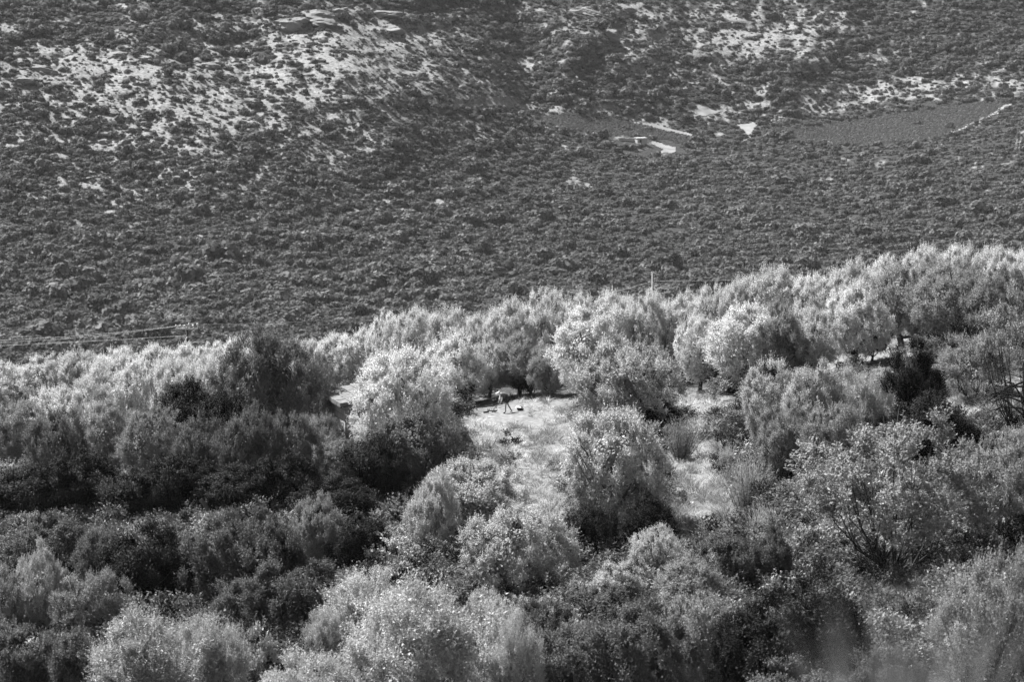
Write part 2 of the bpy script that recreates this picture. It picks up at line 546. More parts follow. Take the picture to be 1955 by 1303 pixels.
def in_field(u, v, P):
    w = fbm(np.asarray(u) / 22, np.asarray(v) / 9, 71, 3) - .5
    w2 = fbm(np.asarray(u) / 17, np.asarray(v) / 8, 74, 3) - .5
    return in_poly(u + 16 * w, v + 6 * w2, P)


def bare_value(u, v):
    """> 0 where the mountain's ground lies open between the scrub."""
    B = np.clip(blobs(u, v, BARE) + np.interp(v, [0, 300, 420, 480, 700], [.03, .03, .015, .003, .001]), 0.0005, 0.97)
    wl = np.clip((u - 700) / 500, 0, 1)
    nl = .4 * fbm((u * .94 + v * .34) / 34, (-u * .34 + v * .94) / 14, 41, 3) + .6 * fbm((u * .94 + v * .34) / 12, (-u * .34 + v * .94) / 6.5, 44, 2)
    nr = .4 * fbm((u * .96 - v * .26) / 34, (u * .26 + v * .96) / 14, 47, 3) + .6 * fbm((u * .96 - v * .26) / 12, (u * .26 + v * .96) / 6.5, 50, 2)
    nn = nl * (1 - wl) + nr * wl
    th = 0.5 + 0.10 * np.log(B / (1 - B)) / 1.65
    return (th - nn) / 0.1


cf = np.clip(0.5 + 0.55 * bare_value(_HU, _HV), 0, 1) * 0.95
for P in FIELDS:
    cf = np.where(in_field(_HU, _HV, P), 0.10, cf)
Vf = pt(_HU, _HV, _F).reshape(-1, 3)
idx = np.arange(Vf.shape[0]).reshape(_HU.shape)
Ff = np.stack([idx[1:, :-1], idx[1:, 1:], idx[:-1, 1:], idx[:-1, :-1]], -1).reshape(-1, 4)
me = mesh_np('mountain', Vf, Ff, M['far_soil'], smooth=True)
a = me.attributes.new('cover', 'FLOAT', 'POINT'); a.data.foreach_set('value', cf.ravel().astype(np.float32))
tag(link('mountain', me), kind='structure')


def drape(name, P, lift, mat, step=4.0):
    """A sheet laid on the far ground inside the outline P (photo pixels)."""
    x0 = min(p[0] for p in P); x1 = max(p[0] for p in P); y0 = min(p[1] for p in P); y1 = max(p[1] for p in P)
    uu, vv = np.meshgrid(np.arange(x0, x1 + step, step), np.arange(y0, y1 + 2, 1.5))
    w = 2.0 * (fbm(uu / 12, vv / 6, 77) - 0.5)
    ins = in_poly(uu + 6 * w, vv + 3 * w, P)
    q = p_far(uu, vv); q[..., 2] += lift
    idx = np.arange(uu.size).reshape(uu.shape)
    keep = ins[1:, :-1] & ins[1:, 1:] & ins[:-1, 1:] & ins[:-1, :-1]
    F = np.stack([idx[1:, :-1], idx[1:, 1:], idx[:-1, 1:], idx[:-1, :-1]], -1)[keep]
    used = np.unique(F); re = np.full(uu.size, -1); re[used] = np.arange(len(used))
    return tag(link(name, mesh_np(name, q.reshape(-1, 3)[used], re[F], mat, smooth=True)), kind='structure')


TRACKS = [[(1405, 238), (1440, 234), (1450, 240), (1438, 252), (1436, 262), (1424, 273), (1412, 274), (1425, 262), (1424, 252), (1410, 246)],
          [(1244, 268), (1262, 274), (1290, 281), (1294, 288), (1276, 294), (1252, 293), (1268, 287), (1250, 280), (1240, 272)],
          [(1325, 207), (1372, 204), (1380, 212), (1352, 222), (1335, 222)],
          [(1210, 232), (1250, 238), (1300, 250), (1340, 262), (1338, 266), (1290, 255), (1240, 243), (1205, 236)],
          [(1915, 200), (1935, 196), (1930, 204), (1900, 222), (1860, 238), (1820, 256), (1812, 252), (1860, 232), (1895, 216)]]
for P in TRACKS:
    drape('dirt_track', P, 0.25, M['dirt'], 2.0)

# ------------------------------------------------------------------ foliage builders
def unit(n, rng):
    q = rng.normal(size=(n, 3))
    return q / np.linalg.norm(q, axis=1, keepdims=True)


def norm(q): return q / np.maximum(np.linalg.norm(q, axis=-1, keepdims=True), 1e-9)


def leaves(P, Dir, L, W, rng, flat=0.0, face=None):
    """Rhombic leaves at P along Dir, their blades turned towards face (and up, by flat)."""
    n = len(P)
    nn = unit(n, rng) + np.array([0, 0, flat])
    if face is not None: nn = nn + face
    s = norm(np.cross(Dir, norm(nn)))
    L = np.broadcast_to(L, (n,))[:, None]; W = np.broadcast_to(W, (n,))[:, None]
    mid = P + Dir * L * 0.45
    V = np.stack([P, mid + s * W / 2, P + Dir * L, mid - s * W / 2], 1).reshape(-1, 3)
    return V, np.arange(n * 4).reshape(n, 4)


def dome_blobs(rng, n, ax, zc, zmin=-0.55, rad=(0.75, 1.15), lo=0.62):
    """Centres of the leafy clumps of a crown and how far each reaches."""
    d = unit(n * 4, rng); d = d[d[:, 2] > zmin][:n]
    ph = np.arctan2(d[:, 1], d[:, 0])
    lump = 1 + 0.09 * np.sin(2 * ph + rng.random() * 6) + 0.07 * np.sin(3 * ph + d[:, 2] * 3 + rng.random() * 6)
    lob = unit(26, rng); lob = lob[lob[:, 2] > -.3][:11]      # the crown's main billows
    near = (d @ lob.T).max(1)
    lump = lump * (0.80 + 0.30 * np.exp((near - 1) * 6.5))
    r = (lo + (1 - lo) * rng.random(len(d)) ** 0.6) * lump
    c = d * r[:, None] * np.array(ax) + np.array([0, 0, zc])
    return c, d, rng.uniform(rad[0], rad[1], len(d))


def crown_mesh(name, mat, rng, ax=(2.35, 2.35, 1.75), zc=2.75, nb=60, shoots=40, per=14, L=0.10, W=0.034, up=0.5, outw=0.75,
               rad=(0.5, 0.95), zmin=-0.75, lo=0.62, spike=0.0, tone_var=0.6, curve=-0.1, zfloor=0.12, flat=0.2, turn=2.2, core=4200):
    c, d, br = dome_blobs(rng, nb, ax, zc, zmin, rad, lo)
    B = np.repeat(np.arange(len(c)), shoots)
    n = len(B)
    sd = norm(unit(n, rng) * 0.85 + d[B] * outw + np.array([0, 0, up]))
    ln = br[B] * rng.uniform(0.6, 1.15, n)
    if spike:
        k = rng.random(n) < 0.10 * (1 + d[B, 2])
        ln = np.where(k, ln * (1 + spike), ln)
        sd = np.where(k[:, None], norm(sd + np.array([0, 0, 0.9])), sd)
    o = c[B] + unit(n, rng) * (br[B] * 0.28)[:, None]
    S = np.repeat(np.arange(n), per)
    t = np.tile(np.linspace(0.18, 1, per), n) + rng.uniform(-.03, .03, n * per)
    P = o[S] + sd[S] * (ln[S] * t)[:, None] + np.array([0, 0, 1.0]) * (curve * ln[S] * t * t)[:, None]
    keep = P[:, 2] > zfloor
    P, S = P[keep], S[keep]
    ld = norm(sd[S] * 0.55 + unit(len(P), rng) * 0.75)
    k = rng.uniform(0.7, 1.3, len(P))
    face = norm(P - c[B[S]]) * (0.7 * turn) + d[B[S]] * (0.6 * turn)
    V, F = leaves(P, ld, L * k, W * k, rng, flat, face)
    bt = rng.uniform(.88, 1.12, len(c))
    tone = np.clip(bt[B[S]] * rng.uniform(1 - tone_var * 0.6, 1 + tone_var * .6, len(P)), 0.2, 2)
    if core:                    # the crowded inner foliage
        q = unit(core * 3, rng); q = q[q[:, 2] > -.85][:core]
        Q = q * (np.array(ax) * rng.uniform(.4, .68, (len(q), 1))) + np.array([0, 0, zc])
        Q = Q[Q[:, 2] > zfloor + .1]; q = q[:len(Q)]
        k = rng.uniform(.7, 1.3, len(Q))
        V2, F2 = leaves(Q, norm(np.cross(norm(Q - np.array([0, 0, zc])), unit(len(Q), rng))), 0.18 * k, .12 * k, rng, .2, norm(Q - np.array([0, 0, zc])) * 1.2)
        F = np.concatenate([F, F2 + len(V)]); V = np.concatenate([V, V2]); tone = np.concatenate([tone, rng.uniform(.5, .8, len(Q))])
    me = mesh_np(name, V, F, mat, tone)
    me['reach'] = float(np.percentile(np.hypot(V[:, 0], V[:, 1]), 98.8)); me['top'] = float(np.percentile(V[:, 2], 99.3))
    return me, c


def trunk_mb(rng, targets, base_r=0.2, fork=0.9, n_limb=9, stems=1, spread=0.25):
    mb = MB()
    ends = targets[rng.permutation(len(targets))[:n_limb]]
    heads = []
    for s in range(stems):
        w = rng.random() * 6.28
        off = np.array([math.cos(w), math.sin(w), 0]) * (spread if stems > 1 else 0.0)
        top = np.array([off[0] * 2 + rng.normal() * .12, off[1] * 2 + rng.normal() * .12, fork])
        heads.append(top)
        r0 = base_r / math.sqrt(stems) * 1.1
        mb.tube([off * 0.4 + np.array([0, 0, -0.5]), off * .7 + np.array([rng.normal() * .05, rng.normal() * .05, fork * .35]), top],
                [r0 * 1.35, r0, r0 * 0.8], 7)
    for e in ends:
        h = heads[int(np.argmin([np.linalg.norm((e - q)[:2]) for q in heads]))]
        m1 = h + (e - h) * 0.4 + rng.normal(size=3) * 0.16 + np.array([0, 0, -0.1])
        m2 = h + (e - h) * 0.75 + rng.normal(size=3) * 0.14
        r0 = base_r * 0.42
        mb.tube([h, m1, m2, e], [r0, r0 * .7, r0 * .42, r0 * .12], 5, cap=False)
        for _ in range(2):
            q = m2 + rng.normal(size=3) * 0.55 + np.array([0, 0, .25])
            mb.tube([m1 if rng.random() < .5 else m2, (m2 + q) / 2 + rng.normal(size=3) * .06, q], [r0 * .34, r0 * .24, r0 * .08], 4, cap=False)
    return mb


PROTO = {}


def proto(key, i, name, H, R, crown, mb, bark='bark'):
    root = empty(name)
    PROTO.setdefault(key, []).append([root, crown.get('top', H), crown.get('reach', R), False])
    t = mb.build('trunk', M[bark], root, smooth=True)
    c = link('crown', crown, root)
    KIDS.setdefault(root.name, []).append(c)
    return root


def seedrng(k): return np.random.default_rng(k)


for i in range(7):        # olives: rounded billowing crowns with upright shoots
    g = seedrng(100 + i)
    cm, tg = crown_mesh('crown', M['olive'], g, nb=170, shoots=38, per=15, spike=0.35, up=.5, curve=0.0, rad=(.32, .64), lo=.8, zc=2.5, zmin=-.9, ax=(2.5, 2.5, 2.05 + .2 * (i % 3)))
    proto('o', i, 'olive_tree', 5.3, 3.1, cm, trunk_mb(g, tg, .22, .9, 10))
for i in range(5):        # crest olives, their sunlight put into the leaf colour
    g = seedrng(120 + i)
    cm, tg = crown_mesh('crown', M['olive_sunlit'], g, nb=170, shoots=38, per=15, spike=0.45, curve=0.0, rad=(.32, .64), lo=.8, up=.6, zc=2.5, zmin=-.9, ax=(2.5, 2.5, 2.05 + .2 * (i % 3)))
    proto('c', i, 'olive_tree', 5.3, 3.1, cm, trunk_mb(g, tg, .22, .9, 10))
for i in range(4):        # duller olives
    g = seedrng(140 + i)
    cm, tg = crown_mesh('crown', M['olive_dim'], g, nb=160, shoots=36, per=15, spike=0.3, up=.5, curve=0.0, rad=(.32, .64), lo=.8, zc=2.5, zmin=-.9, ax=(2.5, 2.5, 2.15))
    proto('e', i, 'olive_tree', 5.3, 3.1, cm, trunk_mb(g, tg, .22, .8, 10))
for i in range(3):        # olives of the shaded row, the shade put into the leaf colour
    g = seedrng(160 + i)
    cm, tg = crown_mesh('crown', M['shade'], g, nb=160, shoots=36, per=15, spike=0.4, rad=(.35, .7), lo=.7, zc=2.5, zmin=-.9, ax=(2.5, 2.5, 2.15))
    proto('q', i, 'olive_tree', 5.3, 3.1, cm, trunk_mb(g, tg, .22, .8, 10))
for i in range(4):        # evergreen oaks: dense dark billows
    g = seedrng(180 + i)
    cm, tg = crown_mesh('crown', M['dark'], g, nb=90, shoots=64, per=9, L=0.09, W=0.065, up=0.4, outw=0.95, rad=(.45, .85), curve=-0.15, tone_var=.6, flat=.5, lo=.7)
    proto('d', i, 'evergreen_oak', 5.0, 3.0, cm, trunk_mb(g, tg, .2, .7, 8))
for i in range(4):        # mastic and other broad dark-grey bushes
    g = seedrng(220 + i)
    cm, tg = crown_mesh('crown', M['mid'], g, nb=90, shoots=64, per=9, L=0.09, W=0.06, up=0.5, outw=0.85, rad=(.4, .75), tone_var=.5, flat=.5, lo=.75, zc=2.4, ax=(2.45, 2.45, 1.9))
    proto('m', i, 'mastic_bush', 4.8, 3.0, cm, trunk_mb(g, tg, .14, .4, 10, 4, .3))
for i in range(4):        # pale feathery shrubs, many upright stems
    g = seedrng(260 + i)
    cm, tg = crown_mesh('crown', M['pale'], g, nb=90, shoots=40, per=16, L=0.10, W=0.032, core=1400, up=1.1, outw=0.6, rad=(.5, .85), spike=.45, curve=.05, zc=2.5, ax=(2.35, 2.35, 1.85), turn=.8)
    proto('w', i, 'feathery_shrub', 5.0, 3.0, cm, trunk_mb(g, tg, .07, .35, 26, 7, .3))
for i in range(3):        # duller feathery shrubs
    g = seedrng(280 + i)
    cm, tg = crown_mesh('crown', M['dull'], g, nb=80, shoots=34, per=16, L=0.10, W=0.034, core=700, up=1.0, outw=0.6, rad=(.4, .8), spike=.5, curve=.05, zc=2.5, ax=(2.35, 2.35, 1.85), lo=.55)
    proto('g', i, 'feathery_shrub', 5.0, 3.0, cm, trunk_mb(g, tg, .07, .35, 26, 7, .3), 'dark_bark')
for i in range(3):        # open crowned trees whose limbs show
    g = seedrng(300 + i)
    cm, tg = crown_mesh('crown', M['olive_dim'], g, nb=(90, 46, 90)[i], shoots=30, per=16, L=0.09, W=0.036, core=0, up=.8, outw=.5, rad=(.32, .66), spike=.3, zc=(2.7, 3.5, 2.7)[i], zmin=(-.6, -.25, -.6)[i], lo=.55, ax=(2.6, 2.6, (2.1, 1.5, 2.1)[i]), tone_var=.5)
    proto('p', i, 'open_olive_tree', 5.3, 3.1, cm, trunk_mb(g, tg, .08, .6, 26, 5, .25), 'dark_bark')
for i in range(2):        # broad leaved saplings
    g = seedrng(340 + i)
    cm, tg = crown_mesh('crown', M['olive'], g, nb=24, shoots=18, per=9, core=0, L=0.20, W=0.12, up=.7, rad=(.5, .9), lo=.5, tone_var=.7, flat=.5)
    proto('s', i, 'broadleaf_sapling', 5.0, 3.0, cm, trunk_mb(g, tg, .1, 1.0, 14))
for i in range(1):        # juniper
    g = seedrng(360 + i)
    cm, tg = crown_mesh('crown', M['black'], g, nb=84, shoots=50, per=12, L=0.08, W=0.04, up=1.3, outw=.5, rad=(.45, .75), ax=(1.35, 1.35, 2.7), zc=2.8, zmin=-.9, lo=.4, core=1500)
    proto('j', i, 'juniper_tree', 5.4, 1.9, cm, trunk_mb(g, tg, .16, 1.0, 8))


def broom_proto(i, matk, key):
    g = seedrng(400 + i)
    n = 240
    P = []; Dd = []; mb = MB()
    for k in range(n):
        w = g.random() * 6.28; r = abs(g.normal()) * .35
        d = norm(np.array([math.cos(w) * r, math.sin(w) * r, 1.0]))
        b = np.array([math.cos(w), math.sin(w), 0]) * g.random() * .25
        ln = g.uniform(1.0, 2.0)
        if k % 6 == 0:
            mb.tube([b - np.array([0, 0, .1]), b + d * ln * .5, b + d * ln * .95], [.018, .012, .005], 4, cap=False)
        for t in np.linspace(.15, 1, 26):
            P.append(b + d * ln * t + g.normal(size=3) * .03); Dd.append(d + g.normal(size=3) * .28)
    P = np.array(P); Dd = norm(np.array(Dd))
    V, F = leaves(P, Dd, .13, .022, g)
    cm = mesh_np('crown', V, F, M[matk], g.uniform(.6, 1.4, len(F)))
    proto(key, i, 'broom_bush', 1.9, 0.95, cm, mb)


broom_proto(0, 'pale', 'b'); broom_proto(1, 'olive_dim', 'b'); broom_proto(2, 'pale', 'b')

N_PLACED = {}
GREEN = []


def place(key, u, vt, vb, w, label, group=None, cat=None, pick=None, rz=None, D=None, extra=None, lean=0.0):
    L = PROTO[key]
    k = N_PLACED.get(key, 0); N_PLACED[key] = k + 1
    e = L[(k if pick is None else pick) % len(L)]
    if e[3]:
        o = copy_tree(e[0])
    else:
        o = e[0]; e[3] = True
    if extra is not None:
        base = p_back(np.array(float(u)), np.array(float(extra)))
        D = d_near(u, vcrest(u)) + extra
        topz = pt(u, vt, D)[2]
        H = topz - base[2]
    else:
        D = d_near(u, vb) if D is None else D
        base = pt(u, vb, D)
        H = (vb - vt) * D / FPX
    o.location = base - np.array([0, 0, 0.12])
    sx = w * D / FPX / (2 * e[2])
    sz = (H + .12) / e[1]
    o.scale = (sx, sx, sz)
    o.rotation_euler = (0, lean, random.random() * 6.28 if rz is None else rz)
    tag(o, label, cat or {'o': 'olive tree', 'c': 'olive tree', 'e': 'olive tree', 'q': 'olive tree', 'd': 'oak tree', 'm': 'bush', 'w': 'shrub', 'g': 'shrub', 'p': 'tree', 's': 'sapling', 'j': 'juniper', 'b': 'broom bush'}[key], group)
    return o


# ------------------------------------------------------------------ the trees of the near hillside
G1 = 'pale olive trees along the crest'
crest = [(-70, 708, 120), (15, 694, 125), (90, 680, 120), (160, 672, 115), (230, 668, 110), (297, 662, 115), (352, 660, 100), (412, 656, 110), (468, 646, 110)]
LAB = ['pale olive at the left border of the crest row, cut by the frame', 'pale rounded olive low on the crest, beside the cut off olive at the left border',
       'pale olive on the left crest, third crown in from the left border', 'pale olive on the crest under the middle of the left power wires',
       'fuzzy pale olive on the crest just left of where the two wires cross', 'pale olive on the crest just left of the pole with insulators',
       'pale olive on the crest directly below the pole with insulators', 'pale olive on the crest just right of the pole with insulators',
       'pale olive on the crest between the insulator pole and the tall dull olive']
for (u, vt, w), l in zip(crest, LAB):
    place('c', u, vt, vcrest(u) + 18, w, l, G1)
mid = [(582, 652, 100, 'pale olive on the crest behind the right shoulder of the tall dull olive'),
       (640, 642, 115, 'pale olive on the crest above the roof of the stone hut'),
       (700, 626, 120, 'bright olive on the crest where the left wires vanish behind foliage'),
       (742, 600, 95, 'upright pointed olive at the step where the crest row grows taller'),
       (795, 592, 115, 'bright olive on the crest right of the pointed one at the step'),
       (858, 592, 115, 'bright olive on the crest behind the round olive above the clearing'),
       (915, 604, 95, 'short pale olive in the crest row over the bent person'),
       (972, 574, 105, 'tall pale olive on the crest, left neighbour of the highest central tip'),
       (1045, 556, 105, 'olive with the highest central tip, where the middle wire meets the crest'),
       (1108, 566, 100, 'pale olive on the crest under the sagging middle wire'),
       (1170, 562, 110, 'pale feathery olive on the crest left of the bare wooden pole'),
       (1240, 560, 105, 'pale olive on the crest in front of the bare wooden pole'),
       (1302, 562, 105, 'pale olive on the crest just right of the bare wooden pole'),
       (1358, 548, 90, 'narrow olive on the crest in the dip right of the wooden pole'),
       (1412, 535, 100, 'olive with two upright tips on the crest left of the double topped one'),
       (1472, 514, 125, 'double topped tall olive crossing the right wire'),
       (1552, 528, 110, 'olive with ragged thin shoots on top, right of the double topped one'),
       (1625, 500, 115, 'bright olive where the right wire ends behind the crest'),
       (1690, 492, 105, 'bright olive on the crest between the wire end and the highest crown'),
       (1762, 474, 120, 'highest olive crown of the right crest'),
       (1832, 472, 110, 'bright olive on the crest, right neighbour of the highest crown'),
       (1900, 475, 110, 'bright olive on the crest, second from the right border'),
       (1968, 466, 115, 'bright olive on the crest cut by the right border')]
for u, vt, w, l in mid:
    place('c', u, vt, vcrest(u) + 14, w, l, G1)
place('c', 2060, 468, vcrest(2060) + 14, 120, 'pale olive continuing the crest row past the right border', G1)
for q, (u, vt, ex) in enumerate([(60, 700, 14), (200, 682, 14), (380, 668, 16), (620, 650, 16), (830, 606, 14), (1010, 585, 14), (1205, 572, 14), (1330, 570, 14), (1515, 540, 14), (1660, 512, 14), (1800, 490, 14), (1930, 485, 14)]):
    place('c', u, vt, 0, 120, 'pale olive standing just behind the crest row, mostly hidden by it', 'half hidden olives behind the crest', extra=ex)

T = [
    # left grove
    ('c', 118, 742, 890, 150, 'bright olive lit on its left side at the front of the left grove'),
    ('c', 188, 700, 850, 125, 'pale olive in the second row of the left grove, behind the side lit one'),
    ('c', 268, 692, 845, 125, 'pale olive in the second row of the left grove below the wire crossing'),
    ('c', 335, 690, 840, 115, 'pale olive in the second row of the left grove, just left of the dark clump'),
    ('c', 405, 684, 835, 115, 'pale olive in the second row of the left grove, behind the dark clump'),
    ('e', 30, 768, 905, 140, 'dim thin stemmed olive at the left border with light ground showing behind'),
    ('e', 205, 768, 925, 140, 'dim olive in the shadow below the second row of the left grove'),
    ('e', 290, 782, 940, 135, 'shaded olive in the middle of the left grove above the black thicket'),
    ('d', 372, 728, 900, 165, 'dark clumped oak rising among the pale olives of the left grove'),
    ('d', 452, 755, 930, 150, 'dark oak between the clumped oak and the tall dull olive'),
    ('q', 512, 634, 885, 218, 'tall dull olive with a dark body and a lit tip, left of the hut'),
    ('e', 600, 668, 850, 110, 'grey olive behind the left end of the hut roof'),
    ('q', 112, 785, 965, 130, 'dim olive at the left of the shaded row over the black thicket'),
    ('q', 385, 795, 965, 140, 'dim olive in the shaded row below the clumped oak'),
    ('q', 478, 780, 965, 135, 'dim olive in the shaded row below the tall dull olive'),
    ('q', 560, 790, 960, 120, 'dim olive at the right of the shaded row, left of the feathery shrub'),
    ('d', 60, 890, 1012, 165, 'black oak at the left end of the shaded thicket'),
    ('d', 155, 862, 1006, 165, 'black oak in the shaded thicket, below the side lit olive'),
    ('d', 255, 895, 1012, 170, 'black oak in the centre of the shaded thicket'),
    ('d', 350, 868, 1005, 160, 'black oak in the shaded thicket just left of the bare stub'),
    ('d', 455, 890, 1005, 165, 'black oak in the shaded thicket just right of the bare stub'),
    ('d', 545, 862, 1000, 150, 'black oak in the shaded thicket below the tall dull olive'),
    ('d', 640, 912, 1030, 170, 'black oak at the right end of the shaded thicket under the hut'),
    ('g', 596, 792, 905, 95, 'small feathery grey shrub leaning in front of the hut'),
    ('e', 632, 845, 935, 110, 'grey low olive below the corner of the hut'),
    # around the hut and the clearing
    ('c', 772, 670, 880, 208, 'large round olive that hides the right half of the hut'),
    ('q', 808, 775, 962, 215, 'dark olive below the large round olive beside the clearing'),
    ('d', 715, 840, 985, 150, 'black oak at the foot of the large round olive, under the hut corner'),
    ('c', 868, 640, 776, 145, 'bright round olive above the left end of the clearing'),
    ('o', 935, 655, 761, 95, 'narrow olive directly behind the bent person'),
    ('e', 992, 640, 756, 115, 'grey olive behind the dark sack'),
    ('e', 1050, 660, 758, 90, 'small dim olive at the back edge of the clearing'),
    ('c', 1134, 588, 768, 196, 'wide olive with an arched crown behind the round olive in the centre'),
    ('o', 1203, 658, 838, 210, 'round olive standing alone at the right end of the clearing'),
    ('c', 1336, 606, 748, 115, 'olive in the gap right of the arched crown'),
    ('c', 1425, 588, 748, 180, 'wide olive behind the pale terrace'),
    ('e', 1490, 580, 738, 120, 'dimmer olive against the right side of the wide olive by the terrace'),
    ('c', 1545, 590, 725, 120, 'feathery olive left of the dark grassy gap on the right'),
    ('c', 1632, 542, 698, 145, 'round olive at the left end of the pale grass strip'),
    ('e', 1722, 508, 662, 150, 'dark fronted olive above the pale grass strip'),
    ('e', 1805, 508, 660, 165, 'broad olive with a black underside above the juniper'),
    ('e', 1882, 520, 655, 120, 'dim olive in the second row near the right border'),
    ('o', 1476, 690, 868, 130, 'grey olive at the left end of the slope thicket'),
    ('o', 1556, 698, 880, 150, 'bright topped olive in the middle of the slope thicket'),
    ('w', 1648, 705, 850, 130, 'pale twiggy shrub left of the juniper'),
    ('e', 1500, 770, 930, 130, 'dim olive at the lower left of the slope thicket'),
    ('e', 1590, 775, 930, 140, 'dim olive in the slope thicket behind the big front tree'),
    ('j', 1746, 648, 885, 130, 'black pointed juniper with a lit tip'),
    ('d', 1768, 755, 905, 170, 'black bush spreading from the foot of the juniper'),
    ('d', 1835, 805, 900, 110, 'low black bush trailing right of the juniper'),
    ('g', 1858, 640, 765, 150, 'loose grey shrub on the slope left of the bare branched tree'),
    ('p', 1950, 552, 840, 220, 'open tree at the right border with dark bare lower branches', None, None, 1),
    ('p', 1705, 800, 1112, 410, 'big open front tree with fanned dark stems', None, None, 0),
    ('p', 1905, 830, 1070, 220, 'shaded open tree right of the big front tree'),
    ('e', 1985, 800, 1040, 160, 'dim olive cut by the right border below the bare branches'),
    ('b', 1425, 880, 985, 90, 'spiky broom bush on the path at the right'),
    ('b', 1300, 800, 880, 90, 'grey broom like bush below the pale terrace'),
    ('b', 1385, 850, 905, 50, 'small dark broom between the terrace and the spiky one'),
    ('b', 1455, 965, 1060, 80, 'greyish broom below the spiky one'),
    ('o', 1178, 784, 1015, 238, 'tall olive with a black base in the middle of the slope'),
    ('d', 1232, 940, 1088, 120, 'black undergrowth bush added to deepen the shade under the right side of the tall olive in the middle of the slope'),  # dark undergrowth, also added to blacken the olive's shaded base
    ('d', 1130, 965, 1092, 125, 'black undergrowth bush added to deepen the shade under the left side of the tall olive in the middle of the slope'),
    ('d', 1255, 760, 838, 95, 'black bush added as the shade at the right foot of the round olive at the end of the clearing'),  # from here black bushes are added where crowns cast deep shade
    ('d', 1012, 705, 757, 85, 'black bush added as the shade under the grey olive behind the dark sack'),
    ('d', 1815, 580, 655, 130, 'black bush added as the shade under the broad olive above the juniper'),
    ('d', 1665, 620, 690, 80, 'black bush added as the shade in the gap at the left end of the pale grass strip'),
    ('d', 1400, 690, 746, 120, 'black bush added as the shade under the wide olive behind the pale terrace'),
    ('o', 902, 882, 1045, 212, 'olive left of the lower clearing, behind the domed one'),
    ('o', 830, 905, 1085, 115, 'narrow olive tips left of the lower clearing'),
    ('o', 985, 972, 1165, 235, 'domed olive with a dark forked trunk at its foot'),
    ('s', 742, 1012, 1120, 115, 'broad leaved sapling with coarse leaves in the dark gap'),
    ('d', 690, 985, 1120, 130, 'black oak behind the broad leaved sapling'),
    ('o', 1255, 1008, 1140, 125, 'small bright olive right of the domed one, leaning left'),
    ('o', 1172, 1075, 1185, 120, 'small low olive between the domed olive and the leaning one'),
    ('e', 1318, 1068, 1200, 150, 'grey loose bush below the leaning small olive'),
    ('m', 1400, 1025, 1165, 150, 'dark bush at the bottom of the right path'),
    ('m', 1470, 1010, 1150, 110, 'dark bush left of the big front tree'),
    # lower left
    ('m', 100, 988, 1135, 185, 'grey domed bush in the lower left behind the tall pale spire'),
    ('m', 196, 1010, 1160, 130, 'grey bush right of the domed one in the lower left'),
    ('d', 285, 1000, 1190, 195, 'dark glossy oak in the lower left dark hollow'),
    ('m', 425, 985, 1185, 190, 'clumped grey bush with tiered crown above the pale front shrub'),
    ('m', 515, 980, 1190, 185, 'clumped grey bush with tiered crown, right of its twin'),
    ('e', 605, 948, 1120, 125, 'dim olive with a pointed tip above the tiered bushes'),
    ('m', 560, 1075, 1235, 180, 'low domed dark bush at the right of the dark hollow'),
    ('m', 470, 1105, 1240, 140, 'low dark bush under the tiered bushes'),
    ('o', 84, 1042, 1260, 120, 'tall pale spire like olive in the lower left corner'),
    ('e', 178, 1092, 1270, 165, 'grey olive right of the pale spire'),
    ('e', 10, 1085, 1270, 120, 'grey olive cut by the left border near the bottom'),
    ('m', 45, 1195, 1370, 190, 'dark bush in the bottom left corner'),
    ('m', 155, 1200, 1370, 160, 'dark bush between the corner bush and the pale dome'),
    ('w', 290, 1166, 1400, 250, 'pale domed feathery shrub at the bottom left'),
    ('w', 400, 1178, 1390, 175, 'pale feathery shrub joined to the right of the pale dome'),
    ('s', 484, 1192, 1340, 100, 'bright coarse leaved sapling at the bottom'),
    # lower middle and right
    ('w', 700, 1092, 1280, 215, 'feathery shrub behind the big blurred pale shrub'),
    ('w', 630, 1165, 1300, 110, 'small feathery shrub at the left foot of the blurred one'),
    ('w', 815, 1106, 1420, 330, 'big blurred pale shrub in the bottom middle'),
    ('o', 935, 1132, 1300, 130, 'bright olive top peeping right of the big blurred shrub'),
    ('w', 985, 1170, 1420, 130, 'narrow blurred pale shrub right of the big blurred one'),
    ('w', 600, 1245, 1440, 230, 'blurred pale shrub on the bottom edge, left of centre'),
    ('m', 1035, 1150, 1290, 120, 'dark bush at the foot of the domed olive'),
    ('m', 1105, 1190, 1400, 200, 'blurred dark grey bush on the bottom edge'),
    ('m', 1205, 1155, 1400, 240, 'blurred rounded grey bush, right neighbour on the bottom edge'),
    ('e', 1320, 1130, 1340, 180, 'blurred dull olive behind the black front bush'),
    ('m', 1165, 1105, 1230, 160, 'dark bush under the small low olive'),
    ('d', 1420, 1160, 1370, 150, 'black blurred bush touching the left of the black front oak'),
    ('d', 1535, 1108, 1370, 270, 'black front oak in the bottom right'),
    ('s', 1352, 1228, 1340, 75, 'small bright leaved sapling against the black front oak'),
    ('m', 1520, 1272, 1430, 250, 'grey low bush on the bottom edge under the black front oak'),
    ('g', 1890, 1065, 1370, 240, 'feathery twiggy shrub in the bottom right corner'),
    ('g', 1985, 1030, 1300, 160, 'feathery shrub cut by the right border near the bottom'),
    ('m', 1690, 1240, 1420, 160, 'dull grey bush on the bottom edge right of the black front oak'),
]
for t in T:
    place(*t)

